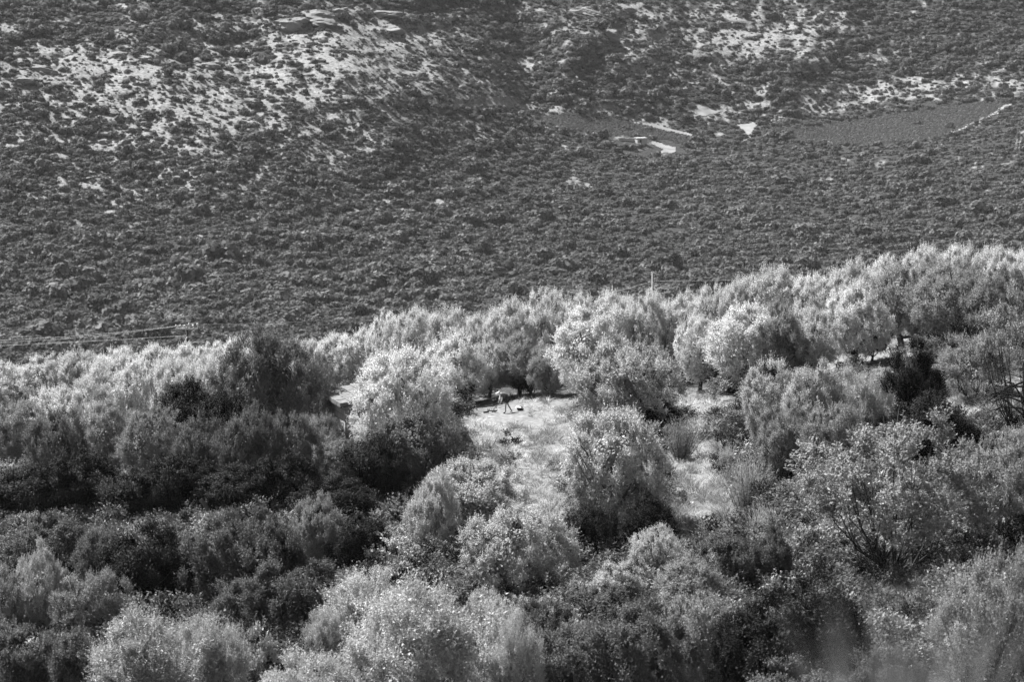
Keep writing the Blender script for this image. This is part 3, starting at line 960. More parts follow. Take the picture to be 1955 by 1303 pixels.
# ------------------------------------------------------------------ scattered ground growth and far scrub
def scatter(name, P, rot, scl, idx, sources, kindname):
    """ONE stuff object that sets low growth on many points."""
    me = bpy.data.meshes.new(name)
    me.vertices.add(len(P)); me.vertices.foreach_set('co', np.ascontiguousarray(P, dtype=np.float32).ravel())
    for nm, ty, arr, key in (('rot', 'FLOAT_VECTOR', rot, 'vector'), ('scl', 'FLOAT_VECTOR', scl, 'vector'), ('idx', 'INT', idx, 'value')):
        at = me.attributes.new(nm, ty, 'POINT')
        at.data.foreach_set(key, np.ascontiguousarray(arr, dtype=np.int32 if ty == 'INT' else np.float32).ravel())
    o = link(name, me)
    ng = bpy.data.node_groups.new(name + '_growth', 'GeometryNodeTree')
    ng.interface.new_socket('Geometry', in_out='INPUT', socket_type='NodeSocketGeometry')
    ng.interface.new_socket('Geometry', in_out='OUTPUT', socket_type='NodeSocketGeometry')
    gi = ng.nodes.new('NodeGroupInput'); go = ng.nodes.new('NodeGroupOutput')
    iop = ng.nodes.new('GeometryNodeInstanceOnPoints')
    join = ng.nodes.new('GeometryNodeJoinGeometry')
    for s in reversed(sources):
        oi = ng.nodes.new('GeometryNodeObjectInfo')
        oi.transform_space = 'ORIGINAL'
        oi.inputs['Object'].default_value = s
        oi.inputs['As Instance'].default_value = True
        ng.links.new(oi.outputs['Geometry'], join.inputs[0])
    def na(nm, ty):
        q = ng.nodes.new('GeometryNodeInputNamedAttribute'); q.data_type = ty; q.inputs['Name'].default_value = nm
        return q.outputs['Attribute']
    ng.links.new(gi.outputs[0], iop.inputs['Points'])
    ng.links.new(join.outputs[0], iop.inputs['Instance'])
    iop.inputs['Pick Instance'].default_value = True
    ng.links.new(na('idx', 'INT'), iop.inputs['Instance Index'])
    ng.links.new(na('rot', 'FLOAT_VECTOR'), iop.inputs['Rotation'])
    ng.links.new(na('scl', 'FLOAT_VECTOR'), iop.inputs['Scale'])
    ng.links.new(iop.outputs[0], go.inputs[0])
    md = o.modifiers.new('growth', 'NODES'); md.node_group = ng
    tag(o, kindname, None, None, 'stuff')
    return o


def bush_mesh(seed, mat, n=330, h=1.0, size=0.30, lobes=7):
    """A rounded scrub bush about 1 m in radius: lobes covered with leaf tufts."""
    g = seedrng(seed)
    w = g.random(lobes) * 6.28; r = np.sqrt(g.random(lobes)) * .62
    c = np.stack([np.cos(w) * r, np.sin(w) * r, g.uniform(.15, .62, lobes) * h * (1 - .5 * r)], -1)
    R = g.uniform(.32, .52, lobes)
    d = unit(n * 2, g); d = d[d[:, 2] > -0.35][:n]
    k = g.integers(0, lobes, len(d))
    P = c[k] + d * (R[k] * g.uniform(.8, 1.08, len(d)))[:, None] * np.array([1, 1, h * .95])
    keep = P[:, 2] > 0.0
    P, d, k = P[keep], d[keep], k[keep]
    tan = norm(np.cross(d, unit(len(d), g)))
    ld = norm(tan + d * g.uniform(-.1, .7, len(d))[:, None])
    nn = norm(d + unit(len(d), g) * .45)
    s = norm(np.cross(ld, nn))
    L = size * g.uniform(.7, 1.3, len(d))[:, None]
    V = np.stack([P - ld * L * .45, P + s * L * .38, P + ld * L * .55, P - s * L * .38], 1).reshape(-1, 3)
    F = np.arange(len(P) * 4).reshape(-1, 4)
    tone = g.uniform(.85, 1.15, lobes)[k] * g.uniform(.65, 1.35, len(P))
    return mesh_np('scrub_bush', V, F, mat, tone)


bush_meshes = [bush_mesh(500 + i, M['scrub'], h=(.8, 1.0, 1.15, .9, 1.3, .75)[i]) for i in range(6)]
# jittered points over the mountain, in photo pixels
cu, cv = np.meshgrid(np.arange(-440, 2400, 9.4), np.arange(-240, 735, 6.9))
cu = (cu + RNG.uniform(-5.2, 5.2, cu.shape)).ravel(); cv = (cv + RNG.uniform(-3.8, 3.8, cv.shape)).ravel()
n_big = len(cu)
su, sv = np.meshgrid(np.arange(-440, 2400, 6.4), np.arange(-240, 735, 4.4))
cu = np.concatenate([cu, (su + RNG.uniform(-3.2, 3.2, su.shape)).ravel()]); cv = np.concatenate([cv, (sv + RNG.uniform(-2.2, 2.2, sv.shape)).ravel()])
small = np.arange(len(cu)) >= n_big
bv = bare_value(cu, cv)
acc = np.where(small, (bv < -.8) & (RNG.random(len(cu)) < .42) | (bv > -.8) & (RNG.random(len(cu)) < np.interp(bv, [-.8, .1, .9, 3], [.8, .6, .3, .18])), (bv < 0.0) | (RNG.random(len(cu)) < .10))
for P in FIELDS:
    acc &= ~in_field(cu, cv, P) | (RNG.random(len(cu)) < .03)
for P in TRACKS:
    acc &= ~in_poly(cu, cv, P) | (small & (RNG.random(len(cu)) < .16))
acc &= ~((cu > 1170) & (cu < 1300) & (cv > 258) & (cv < 296))
cu, cv, bv, small = cu[acc], cv[acc], bv[acc], small[acc]
clump = fbm(cu / 70, cv / 35, 61, 3)
size = RNG.lognormal(math.log(1.66), 0.42, len(cu)).clip(.7, 4.8) * np.interp(clump, [.35, .65], [.75, 1.35])
size = np.where(small, RNG.lognormal(math.log(1.0), .4, len(cu)).clip(.4, 2.2) * np.where(bv < -.8, 1.25, 1), size)
dense = 1 / (1 + np.exp(np.clip((bv + 1.5) * 2, -30, 30)))
size = size * np.where(small, 1, .75 + .3 * dense) * np.interp(cv, [0, 300, 640], [.95, .95, 1.1])
Pf = p_far(cu, cv); Pf[:, 2] -= 0.12 * size
pxs = size / d_far(cu, cv)
inside = (cu > 5) & (cu < 1950) & (cv > 4) & (cv < 430)
Bl = blobs(cu, cv, BARE)
cand = np.where(inside & (Bl > 0.22) & (bv > -1.2))[0]
cand = cand[np.argsort(-pxs[cand])][:250]
solo = np.zeros(len(cu), bool); solo[cand] = True
BUSH_GROUPS = [((0, 430), 'dark rounded scrub bush on the pale scree of the left mountain flank', 'bushes on the left scree'),
               ((430, 920), 'dark rounded scrub bush among the pale rocks of the middle mountain spur', 'bushes on the middle spur'),
               ((920, 1300), 'dark scrub bush on the pale strip above the left field', 'bushes above the left field'),
               ((1300, 1990), 'dark scrub bush on the pale stony slope above the right field', 'bushes above the right field')]
SRC = []


def far_bush(u, v, s, label, group, sz=None, k=None):
    k = int(RNG.integers(0, 6)) if k is None else k
    o = link('scrub_bush', bush_meshes[k])
    p = p_far(u, v)
    o.location = p - np.array([0, 0, .1 * s]); o.scale = (s, s, s if sz is None else sz); o.rotation_euler = (0, 0, RNG.random() * 6.28)
    tag(o, label, 'bush', group)
    return o


for n, i in enumerate(cand):
    for (lo, hi), lab, grp in BUSH_GROUPS:
        if lo <= cu[i] < hi:
            o = far_bush(cu[i], cv[i], size[i], lab, grp, size[i] * 1.0, n % 6 if n < 6 else None)
            if n < 6: SRC.append(o)
# bushes about the far hut and the hedge under the right field
for (u, v, s, l) in [(1164, 277, 4.0, 'dark wide round bush left of the far white hut'), (1222, 281, 3.9, 'dark wide bush in front of the far white hut'),
                     (1206, 286, 3.0, 'grey bush below the low white wall'), (1248, 266, 2.6, 'dark bush against the right wall of the far white hut'),
                     (1216, 262, 2.4, 'grey bush behind the far white hut'), (1190, 284, 2.6, 'pale grey bush below the left end of the low white wall'),
                     (1178, 290, 3.0, 'pale grey bush in front of the dark wide round one'), (1408, 276, 2.6, 'dark bush at the lower end of the pale track')]:
    far_bush(u, v, s, l, None, s * .85)
for u in np.arange(1462, 1606, 9.0):
    v = np.interp(u, [1460, 1500, 1560, 1605], [272, 273, 279, 287])
    far_bush(u, v, RNG.uniform(2.0, 2.8), 'hedge bush in the dark row under the left end of the right field', 'hedge bushes under the right field', 2.3)
for u in np.arange(1712, 1752, 8.0):
    far_bush(u, 277, 2.0, 'hedge bush in the short row under the right field', 'short hedge under the right field', 2.6)

rest = ~solo
nR = int(rest.sum())
rot = np.zeros((nR, 3)); rot[:, 2] = RNG.random(nR) * 6.28; rot[:, 0] = RNG.normal(size=nR) * .08
scl = size[rest][:, None] * np.stack([RNG.uniform(.85, 1.25, nR), RNG.uniform(.85, 1.25, nR), RNG.uniform(.65, 1.15, nR)], -1)
scatter('far_scrub', Pf[rest], rot, scl, RNG.integers(0, 6, nR), SRC, 'dense dark maquis scrub covering the mountain')

# low vine rows of the two far fields
vm = bush_mesh(560, M['vine'], n=150, h=1.0, size=.42, lobes=4)
src_v = link('vine_plant', vm)
src_v.location = p_far(1200, 240); src_v.scale = (.8, .8, 1)
tag(src_v, 'low vine plant at the middle of the left far field', 'vine')
fu, fv = np.meshgrid(np.arange(1000, 1940, 2.7), np.arange(190, 285, 1.5))
fu = (fu + RNG.uniform(-2.6, 2.6, fu.shape)).ravel(); fv = (fv + RNG.uniform(-1.4, 1.4, fv.shape)).ravel()
kf = (in_field(fu, fv, FIELDS[0]) | in_field(fu, fv, FIELDS[1]))
fu, fv = fu[kf], fv[kf]
nF = len(fu)
rot = np.zeros((nF, 3)); rot[:, 2] = RNG.random(nF) * 6.28
sc1 = RNG.uniform(.48, .6, nF)
scatter('vineyard', p_far(fu, fv), rot, np.stack([sc1, sc1, sc1 * RNG.uniform(.8, 1.3, nF)], -1), np.zeros(nF, int), [src_v], 'low even vines covering the two far fields')

# dry grass on the open ground, weeds and low growth elsewhere on the near hillside
def tuft_mesh(seed, mat, n=46, h=.45, w=.022, spread=.22, bend=.3):
    g = seedrng(seed)
    V = []; F = []
    for k in range(n):
        a = g.random() * 6.28; r = spread * math.sqrt(g.random())
        b = np.array([math.cos(a) * r, math.sin(a) * r, -.03])
        d = np.array([math.cos(a) * g.uniform(.1, 1) * bend * 1.6 + g.normal() * .15, math.sin(a) * bend * g.uniform(.1, 1) * 1.6 + g.normal() * .15, 1.0])
        L = h * g.uniform(.5, 1.25)
        s = np.array([-math.sin(a + g.normal()), math.cos(a + g.normal()), 0]) * w / 2
        m = b + d * L * .55; tip = b + d * L + np.array([d[0], d[1], -.25]) * L * .35
        i = len(V)
        V += [b - s, b + s, m + s * .8, m - s * .8, tip]
        F.append((i, i + 1, i + 2, i + 3)); F.append((i + 3, i + 2, i + 4, i + 4))
    V = np.array(V)
    F4 = np.array([f for f in F if f[2] != f[3]]); F3 = np.array([f[:3] for f in F if f[2] == f[3]])
    return mesh_np('grass_tuft', V, [F4, F3], mat, g.uniform(.55, 1.45, len(F4) + len(F3)))


tufts = []
for i, (mk, h, lab, u, v) in enumerate([('grass', .30, 'pale dry grass tuft at the left edge of the clearing near the bent person', 902, 798), ('grass', .5, 'tall pale dry grass tuft at the left edge of the clearing', 915, 812),
                                        ('greygrass', .42, 'grey weed tuft beside the path right of the tall olive', 1325, 905), ('greygrass', .6, 'tall grey weed tuft under the pale terrace', 1342, 830)]):
    o = link('grass_tuft', tuft_mesh(600 + i, M[mk], h=h, bend=.4 + .1 * i))
    o.location = p_near(u, v)
    tag(o, lab, 'grass tuft')
    tufts.append(o)
gu = RNG.uniform(-200, 2150, 60000); gv = RNG.uniform(600, 1330, 60000)
ok = gv > vcrest(gu) + 1
gu, gv = gu[ok], gv[ok]
cn = np.clip(blobs(gu, gv, CLEARING), 0, 1)
nn = fbm(gu / 60, gv / 30, 91)
kp = RNG.random(len(gu)) < cn * (.35 + .9 * nn)
kp &= ~((np.abs(gu - 962) < 48) & (gv > 772) & (gv < 812) & (RNG.random(len(gu)) < .93))
gu, gv = gu[kp], gv[kp]
nG = len(gu)
rot = np.zeros((nG, 3)); rot[:, 2] = RNG.random(nG) * 6.28
s = RNG.uniform(.45, 1.1, nG) * np.interp(fbm(gu / 30, gv / 14, 93), [.35, .65], [.7, 1.3])
near_person = np.exp(-(((gu - 985) / 80) ** 2 + ((gv - 790) / 16) ** 2))
s *= 1 - .6 * near_person
ix = np.where(fbm(gu / 45, gv / 20, 95) + RNG.normal(size=nG) * .08 + np.clip((gv - 860) / 1400, 0, .15) + np.where(gu > 1220, .03, 0) > .57, RNG.integers(2, 4, nG), RNG.integers(0, 2, nG))
scatter('dry_grass', p_near(gu, gv), rot, np.stack([s, s, s * RNG.uniform(.45, .95, nG)], -1), ix, tufts, 'dry grass and weeds on the open slope')

under = []
for i, (u, v, lab) in enumerate([(975, 898, 'small low dark bush in the middle of the grass clearing'), (1105, 815, 'low grey bush at the foot of the round olive in the clearing'), (1378, 905, 'low dark shrub beside the spiky broom bush')]):
    cm, tg = crown_mesh('low_shrub', M[('mid', 'olive_dim', 'dark')[i]], seedrng(700 + i), nb=9, shoots=20, per=8, L=.09, W=.04, ax=(.55, .55, .4), zc=.45, rad=(.25, .45), up=.5, zfloor=0, core=0)
    o = link('low_shrub', cm)
    o.location = p_near(u, v)
    tag(o, lab, 'shrub')
    under.append(o)
gu = RNG.uniform(-250, 2200, 9000); gv = RNG.uniform(600, 1340, 9000)
ok = (gv > vcrest(gu) + 2)
gu, gv = gu[ok], gv[ok]
cn = np.clip(blobs(gu, gv, CLEARING), 0, 1)
kp = RNG.random(len(gu)) < np.where(cn > .3, .02, .75)
kp &= ~((np.abs(gu - 965) < 70) & (gv > 765) & (gv < 830))
gu, gv = gu[kp], gv[kp]
nG = len(gu)
rot = np.zeros((nG, 3)); rot[:, 2] = RNG.random(nG) * 6.28
s = RNG.uniform(.6, 1.7, nG)
scatter('undergrowth', p_near(gu, gv), rot, np.stack([s, s, s * RNG.uniform(.6, 1.1, nG)], -1), RNG.choice([0, 1, 2], nG, p=[.45, .2, .35]), under, 'low undergrowth between and under the trees')

# ------------------------------------------------------------------ the air between the viewer and the mountain
mb = MB()
mb.box((0, 1000, -50), (3000, 2600, 560))
mh = bpy.data.materials.new('air'); mh.use_nodes = True
nt = mh.node_tree; nt.nodes.clear()
vo = nt.nodes.new('ShaderNodeOutputMaterial'); pv = nt.nodes.new('ShaderNodeVolumePrincipled')
pv.inputs['Color'].default_value = grey(0.9); pv.inputs['Density'].default_value = 0.00003
nt.links.new(pv.outputs[0], vo.inputs['Volume'])
hz = mb.build('haze', mh)
tag(hz, None, None, None, 'stuff')

# ------------------------------------------------------------------ rocks
def rock_mesh(seed, n=5, amp=.35, mat='rock'):
    import bmesh
    g = seedrng(seed)
    bm = bmesh.new()
    bmesh.ops.create_icosphere(bm, subdivisions=n, radius=1)
    pl = unit(14, g); off = g.uniform(.45, .85, 14)
    for v in bm.verts:
        p = np.array(v.co)
        for q, f in zip(pl, off):           # shear the ball along a few joint planes
            h = p @ q - f
            if h > 0: p = p - q * h * .9
        a = fbm(np.array([p[0] * 3 + p[2] * 2]), np.array([p[1] * 3 + p[2] * 4]), seed, 4)[0] - .5
        p = p * (1 + amp * a)
        p[2] *= 1.0
        v.co = p
    me = bpy.data.meshes.new('rock'); bm.to_mesh(me); bm.free()
    me.materials.append(M[mat])
    return me


def rock(name, P, s, rz, label, cat, seed, mat='rock', group=None, tilt=0.0, n=4):
    o = link(name, rock_mesh(seed, n, .45, mat))
    o.location = P; o.scale = s; o.rotation_euler = (0, tilt, rz)
    tag(o, label, cat, group)
    return o


OUT = [(600, 32, 14, 9, 5, -.3, 'large pale rock outcrop at the top of the middle spur'), (640, 22, 9, 7, 4, -.3, 'pale rock ledge right of the large outcrop on the spur'),
       (560, 40, 8, 6, 3.5, 0, 'pale rock ledge left of the large outcrop on the spur'), (720, 22, 12, 6, 3, .1, 'pale rock rib on the top edge of the middle spur'),
       (835, 42, 7, 5, 4, -.4, 'pale jagged rock at the right end of the spur top'), (740, 52, 10, 5, 3, 0, 'low pale rock band under the spur top'),
       (225, 104, 7, 5, 2.6, 0, 'pale slab among bushes at the upper left of the scree'), (275, 110, 6, 5, 2.4, .2, 'pale slab right of its neighbour at the upper left of the scree'),
       (392, 124, 6, 5, 2.6, 0, 'pale flat block standing alone on the left scree'), (75, 130, 9, 6, 2.6, 0, 'pale broad slab near the left border of the scree'),
       (1110, 22, 16, 6, 4, -.5, 'long pale rock ridge at the top centre'), (1185, 12, 10, 5, 3, -.4, 'short pale rock ridge at the top centre, right of the long one'),
       (1160, 62, 11, 5, 3.5, -.5, 'pale rock ridge on the right side of the central gully'), (40, 152, 8, 5, 2.4, 0, 'pale low slab by the left border')]
for k, (u, v, a, b, c, rz, lab) in enumerate(OUT):
    p = p_far(u, v); p[2] -= c * .35
    rock('rock_outcrop', p, (a, b, c), rz, lab, 'rock', 800 + k)
stones = []
for k, (u, v) in enumerate([(330, 205), (352, 212), (300, 214)]):
    stones.append(rock('loose_boulder', p_far(u, v), (1.3, 1.0, .7), k, ('pale boulder at the left of the open scree patch', 'pale boulder at the right of the open scree patch', 'pale boulder left of the others on the scree')[0 if k == 0 else 1 if k == 1 else 2], 'boulder', 870 + k, 'rock', n=2))
qu = RNG.uniform(-200, 2150, 40000); qv = RNG.uniform(-60, 420, 40000)
qb = bare_value(qu, qv)
kq = (qb > -.2) & (RNG.random(len(qu)) < .5)
for P in FIELDS + TRACKS: kq &= ~in_poly(qu, qv, P)
qu, qv = qu[kq], qv[kq]; nQ = len(qu)
qs = RNG.lognormal(math.log(.42), .55, nQ).clip(.15, 2.0)
rot = RNG.random((nQ, 3)) * 6.28; rot[:, :2] *= .08
scatter('scree', p_far(qu, qv), rot, qs[:, None] * np.stack([RNG.uniform(.8, 1.8, nQ), RNG.uniform(.7, 1.2, nQ), RNG.uniform(.4, .9, nQ)], -1), RNG.integers(0, 3, nQ), stones, 'loose pale stones between the scrub')
p = p_near(1712, 1192)
rock('standing_stone', p + np.array([0, 0, .3]), (.2, .16, .62), .4, 'pale upright stone leaning in the grass right of the black front oak', 'stone', 830, 'pale_rock', tilt=-.4)
for k, (u, v, s, lab) in enumerate([(1663, 672, .3, 'pale flat stone on the grass strip by the crest trees'), (1385, 782, .28, 'pale stone on the lit terrace'), (1322, 963, .12, 'small pale stone in the grass of the right path'),
                                    (1112, 1138, .2, 'white stone right of the foot of the domed olive'), (1030, 930, .14, 'small stone in the lower clearing')]):
    rock('field_stone', p_near(u, v) + np.array([0, 0, s * .25]), (s * 1.3, s, s * .7), k, lab, 'stone', 840 + k, 'pale_rock', n=3)

# ------------------------------------------------------------------ far hut and wall
hut = empty('far_hut', p_far(1223, 274), 0.35)
mb = MB(); mb.box((0, 0, 1.1), (4.6, 3.8, 2.6)); mb.build('wall', M['render'], hut)
mb = MB(); mb.box((0, 0, 2.52), (5.0, 4.2, .24)); mb.build('roof', M['render'], hut)
mb = MB(); mb.box((-.8, -1.9, .9), (.9, .12, 1.9)); mb.build('door', M['timber'], hut)
tag(hut, 'tiny white flat roofed hut beside the left far field', 'hut')
q0, q1 = p_far(1181, 268), p_far(1213, 270)
mb = MB()
n = 8
for i in range(n):
    a = q0 + (q1 - q0) * i / n; b = q0 + (q1 - q0) * (i + 1) / n
    c = (a + b) / 2; L = np.linalg.norm((b - a)[:2])
    mb.box((c[0], c[1], c[2] + .45 + .08 * (i % 3)), (L + .1 - .004 * i, .5 + .006 * i, 1.5), math.atan2(b[1] - a[1], b[0] - a[0]))
tag(mb.build('low_wall', M['render']), 'low white wall running left from the far white hut', 'wall')

# ------------------------------------------------------------------ stone hut under the olives
Dh = 172.0
corner = pt(659, 838, Dh)                       # near wall corner
ev = Vector((-1.2, 3.85, 0)).normalized()       # along the eave wall, away from the viewer
rt = Vector((ev.y, -ev.x, 0))                   # to the right, along the front wall
WL, WW = 4.0, 2.5
h_eave = (838 - 777) * Dh / FPX + 0.05
hut2 = empty('stone_hut', corner)
hut2.rotation_euler = (0, 0, math.atan2(rt.y, rt.x))
# local axes: x = rt, y = ev
sl = 0.2
mb = MB()
V = []
t = .35
H2 = h_eave + sl * WW
for (x, y) in ((0, 0), (WW, 0), (WW, WL), (0, WL)):
    V += [(x, y, -1.2), (x, y, h_eave + sl * x)]
mb.add(V, [(0, 2, 3, 1), (2, 4, 5, 3), (4, 6, 7, 5), (6, 0, 1, 7), (1, 3, 5, 7)])
mb.build('wall', M['wall'], hut2)
mb = MB()
for k in range(17):                              # rows of barrel tiles running down the slope
    y = -.35 + k * (WL + .7) / 16
    for j in range(7):
        x0 = -.42 + j * .62; x1 = x0 + .70
        dz = .012 * random.random() + .035 * (j % 2 == 0) * random.random()
        z0 = h_eave + sl * x0 + .17 + dz + .03; z1 = h_eave + sl * x1 + .15 + dz
        y2 = y + random.uniform(-.02, .02)
        mb.tube([(x0, y2, z0), (x1, y2, z1)], [.155, .125], 8)
    x0, x1 = -.30, WW + .3
mb.build('roof', M['tile'], hut2, smooth=False)
mb = MB()
for (x, z, hh, dd) in ((-.36, h_eave - .02, .09, .05), (-.22, h_eave - .06, .10, .05)):
    mb.box((x, WL / 2, z + .05), (dd, WL + .66 - .05 * (x > -.3), hh))
mb.box((WW / 2 - .1, WL / 2, h_eave + .5), (.001, .001, .001))
mb.build('fascia', M['render'], hut2)
mb = MB()
for k in range(6):
    y = -.25 + k * (WL + .5) / 5
    mb.tube([(-.40, y, h_eave - .02), (WW + .2, y, h_eave + sl * (WW + .6) - .02)], .06, 6)
deck = MB()
zz = lambda x: h_eave + sl * x + .075
deck.add([(-.38, -.33, zz(-.38)), (WW + .3, -.33, zz(WW + .3)), (WW + .3, WL + .33, zz(WW + .3)), (-.38, WL + .33, zz(-.38)),
          (-.38, -.33, zz(-.38) + .03), (WW + .3, -.33, zz(WW + .3) + .03), (WW + .3, WL + .33, zz(WW + .3) + .03), (-.38, WL + .33, zz(-.38) + .03)],
         [(3, 2, 1, 0), (4, 5, 6, 7), (0, 1, 5, 4), (1, 2, 6, 5), (2, 3, 7, 6), (3, 0, 4, 7)])
rafter = mb.build('rafter', M['timber'], hut2)
deck.build('roof_deck', M['timber'], hut2)
tag(hut2, 'small block walled hut with a tiled lean roof half hidden by olives', 'hut')

# ------------------------------------------------------------------ power line
def ground_back(u, D):
    return p_back(np.array(float(u)), np.array(float(D - d_near(u, vcrest(u)))))


D1, D2 = 255.0, 300.0
g1 = ground_back(359, D1); g2 = ground_back(1245, D2)
t1 = pt(359, 625, D1); t2 = pt(1245, 519, D2)
pole1 = empty('power_pole', g1)
h1 = t1[2] - g1[2]
mb = MB(); mb.tube([(0, 0, -.6), (0, 0, h1 * .5), (0, 0, h1 + .1)], [.15, .13, .10], 8); mb.build('pole', M['timber'], pole1, smooth=True)
mb = MB(); mb.box((0, -.14, h1 - .05), (2.0, .12, .12)); mb.build('crossarm', M['steel'], pole1)
arm_pts = []
for k in range(6):
    x = -.95 + k * .38
    mb = MB(); z = h1 + .02 + (.14 if k in (3, 5) else 0)
    mb.tube([(x, -.14, h1), (x, -.14, z + .12), (x, -.14, z + .17), (x, -.14, z + .25), (x, -.14, z + .33)], [.03, .03, .085, .085, .04], 8)
    mb.build('insulator', M['ceramic'], pole1, smooth=True)
    arm_pts.append(np.array([x, -.14, z + .2]) + g1)
mb = MB(); mb.box((-.12, -.16, h1 - 1.62), (.95, .5, .09)); mb.build('bracket_shelf', M['ceramic'], pole1)
mb = MB(); mb.tube([(-.35, -.3, h1 - 1.58), (.02, -.24, h1 - .75)], .05, 6); mb.tube([(.02, -.24, h1 - .75), (.24, -.2, h1 - .75)], .04, 6); mb.build('brace', M['ceramic'], pole1)
tag(pole1, 'dark power pole with a crossarm of white insulators over the left grove', 'power pole')
pole2 = empty('power_pole', g2)
h2 = t2[2] - g2[2]
mb = MB(); mb.tube([(0, 0, -.6), (0, 0, h2 * .5), (0, 0, h2)], [.17, .14, .115], 8); mb.build('pole', M['pole'], pole2, smooth=True)
mb = MB(); mb.tube([(.03, -.12, h2 - .98), (.03, -.26, h2 - .98)], .05, 8); mb.build('insulator', M['ceramic'], pole2)
tag(pole2, 'bare pale wooden pole behind the central crest carrying one wire', 'power pole')


def wire(a, b, sag, r, label, group=None):
    a = np.array(a); b = np.array(b)
    P = [a + (b - a) * t - np.array([0, 0, 4 * sag * t * (1 - t)]) for t in np.linspace(0, 1, 25)]
    mb = MB(); mb.tube(P, r * .95, 5)
    return tag(mb.build('power_wire', M['wire']), label, 'wire', group)


aL = pt(-260, 651, 262); bL = pt(-260, 672, 262)
wire(aL, arm_pts[0], .55, .022, 'upper power wire left of the insulator pole')
wire(aL + np.array([.5, .4, -.06]), arm_pts[3], .75, .016, 'thin power wire just under the upper one, left of the insulator pole')
c0 = pt(358, 641, D1 - .4)
wire(bL, c0, .10, .020, 'lower power wire left of the insulator pole, crossing the upper ones')
wire(c0, pt(800, 603, 290), .10, .030, 'lower power wire between the insulator pole and the step in the crest')
wire(arm_pts[5], pt(800, 598, 290), .25, .032, 'upper power wire between the insulator pole and the step in the crest')
e2 = t2 + np.array([.0, -.2, -1.0])
wire(pt(700, 612, 285), e2, 1.2, .022, 'single wire sagging left from the bare wooden pole')
wire(e2, pt(1760, 512, 318), .35, .022, 'single wire running right from the bare wooden pole')

# ------------------------------------------------------------------ dead wood
def branchy(name, base, specs, mat, label, cat):
    mb = MB()
    for P, r0, r1 in specs:
        n = len(P)
        mb.tube([np.array(p) for p in P], list(np.linspace(r0, r1, n)), 6)
    o = mb.build(name, M[mat])
    o.location = base
    return tag(o, label, cat)


b = p_near(408, 1000)
k = d_near(408, 1000) / FPX
branchy('dead_stub', b - np.array([0, 1.8, 0]), [([(0, 0, -.2), (.02, 0, 18 * k), (-.05, .02, 36 * k), (-.2, .03, 50 * k), (-.42, 0, 60 * k)], .13, .11),
                              ([(-.2, .03, 48 * k), (-.05, .1, 58 * k)], .06, .03)], 'deadwood', 'bare curved grey tree stub in front of the black thicket', 'dead tree')
b = p_near(1700, 1000); k = d_near(1700, 1000) / FPX
g = seedrng(55)
S = []
for (dx, hz, bend) in [(-14, 205, -.3), (10, 228, .4), (34, 190, .6)]:
    P0 = [(0, 0, -.2), (dx * k * .3, 0, hz * k * .4), (dx * k * .7, .1, hz * k * .75), (dx * k * 1.0 + bend * .2, .1, hz * k)]
    S.append((P0[1:], .035, .012))
    S.append(([P0[2], (P0[2][0] + bend * .8, .1, P0[2][2] + .5), (P0[2][0] + bend * 1.1, .1, P0[2][2] + .8)], .035, .012))
branchy('dead_branches', b, S, 'deadwood', 'bleached dead branches standing up behind the big front tree', 'dead branch')
b = p_near(1952, 835); k = d_near(1952, 835) / FPX
g = seedrng(77); S = []
for q in range(9):
    z0 = g.uniform(40, 130) * k; x1 = -g.uniform(50, 115) * k; z1 = g.uniform(40, 120) * k
    m = (x1 * .5, g.normal() * .3, (z0 + z1) / 2 + .35)
    S.append(([(-.1, 0, z0), m, (x1, g.normal() * .4, z1)], .06, .015))
    for _ in range(3):
        S.append(([m, (m[0] - .5 + g.normal() * .2, m[1] + g.normal() * .2, m[2] + g.normal() * .25), (m[0] - 1.1, m[1] + g.normal() * .3, m[2] + g.normal() * .5 - .2)], .025, .007))
S.append(([(0, 0, -.2), (-.05, 0, 60 * k), (-.1, 0, 150 * k)], .14, .08))
branchy('bare_branches', b + np.array([0, -.6, 0]), S, 'bark', 'tangle of dark bare branches over pale grass near the right border', 'dead branch')
b = p_near(936, 790)
g = seedrng(91); S = []
S.append(([(-.42, 0, .06), (0, .05, .10), (.42, .1, .16)], .07, .05))
for q in range(9):
    x = g.uniform(-.4, .4)
    S.append(([(x, 0, .08), (x + g.normal() * .12, g.normal() * .1, .2 + g.random() * .12)], .022, .01))
branchy('cut_branch', b, S, 'timber', 'dark knobbly cut branch lying on the ground left of the person', 'branch')

# ------------------------------------------------------------------ person hoeing
def skin_obj(name, verts, edges, radii, mat, parent=None, root=0, sub=2):
    me = bpy.data.meshes.new(name)
    me.from_pydata([tuple(v) for v in verts], edges, [])
    me.materials.append(M[mat])
    o = link(name, me, parent)
    sk = o.modifiers.new('skin', 'SKIN'); sk.use_smooth_shade = True
    sv = me.skin_vertices
    if len(sv) == 0:
        import bmesh
        bm = bmesh.new(); bm.from_mesh(me); bm.verts.layers.skin.verify(); bm.to_mesh(me); bm.free()
        sv = me.skin_vertices
    for i, r in enumerate(radii):
        sv[0].data[i].radius = r if hasattr(r, '__len__') else (r, r)
    sv[0].data[root].use_root = True
    ss = o.modifiers.new('smooth', 'SUBSURF'); ss.levels = sub; ss.render_levels = sub
    return o


pp = p_near(967, 789)
person = empty('person', pp)
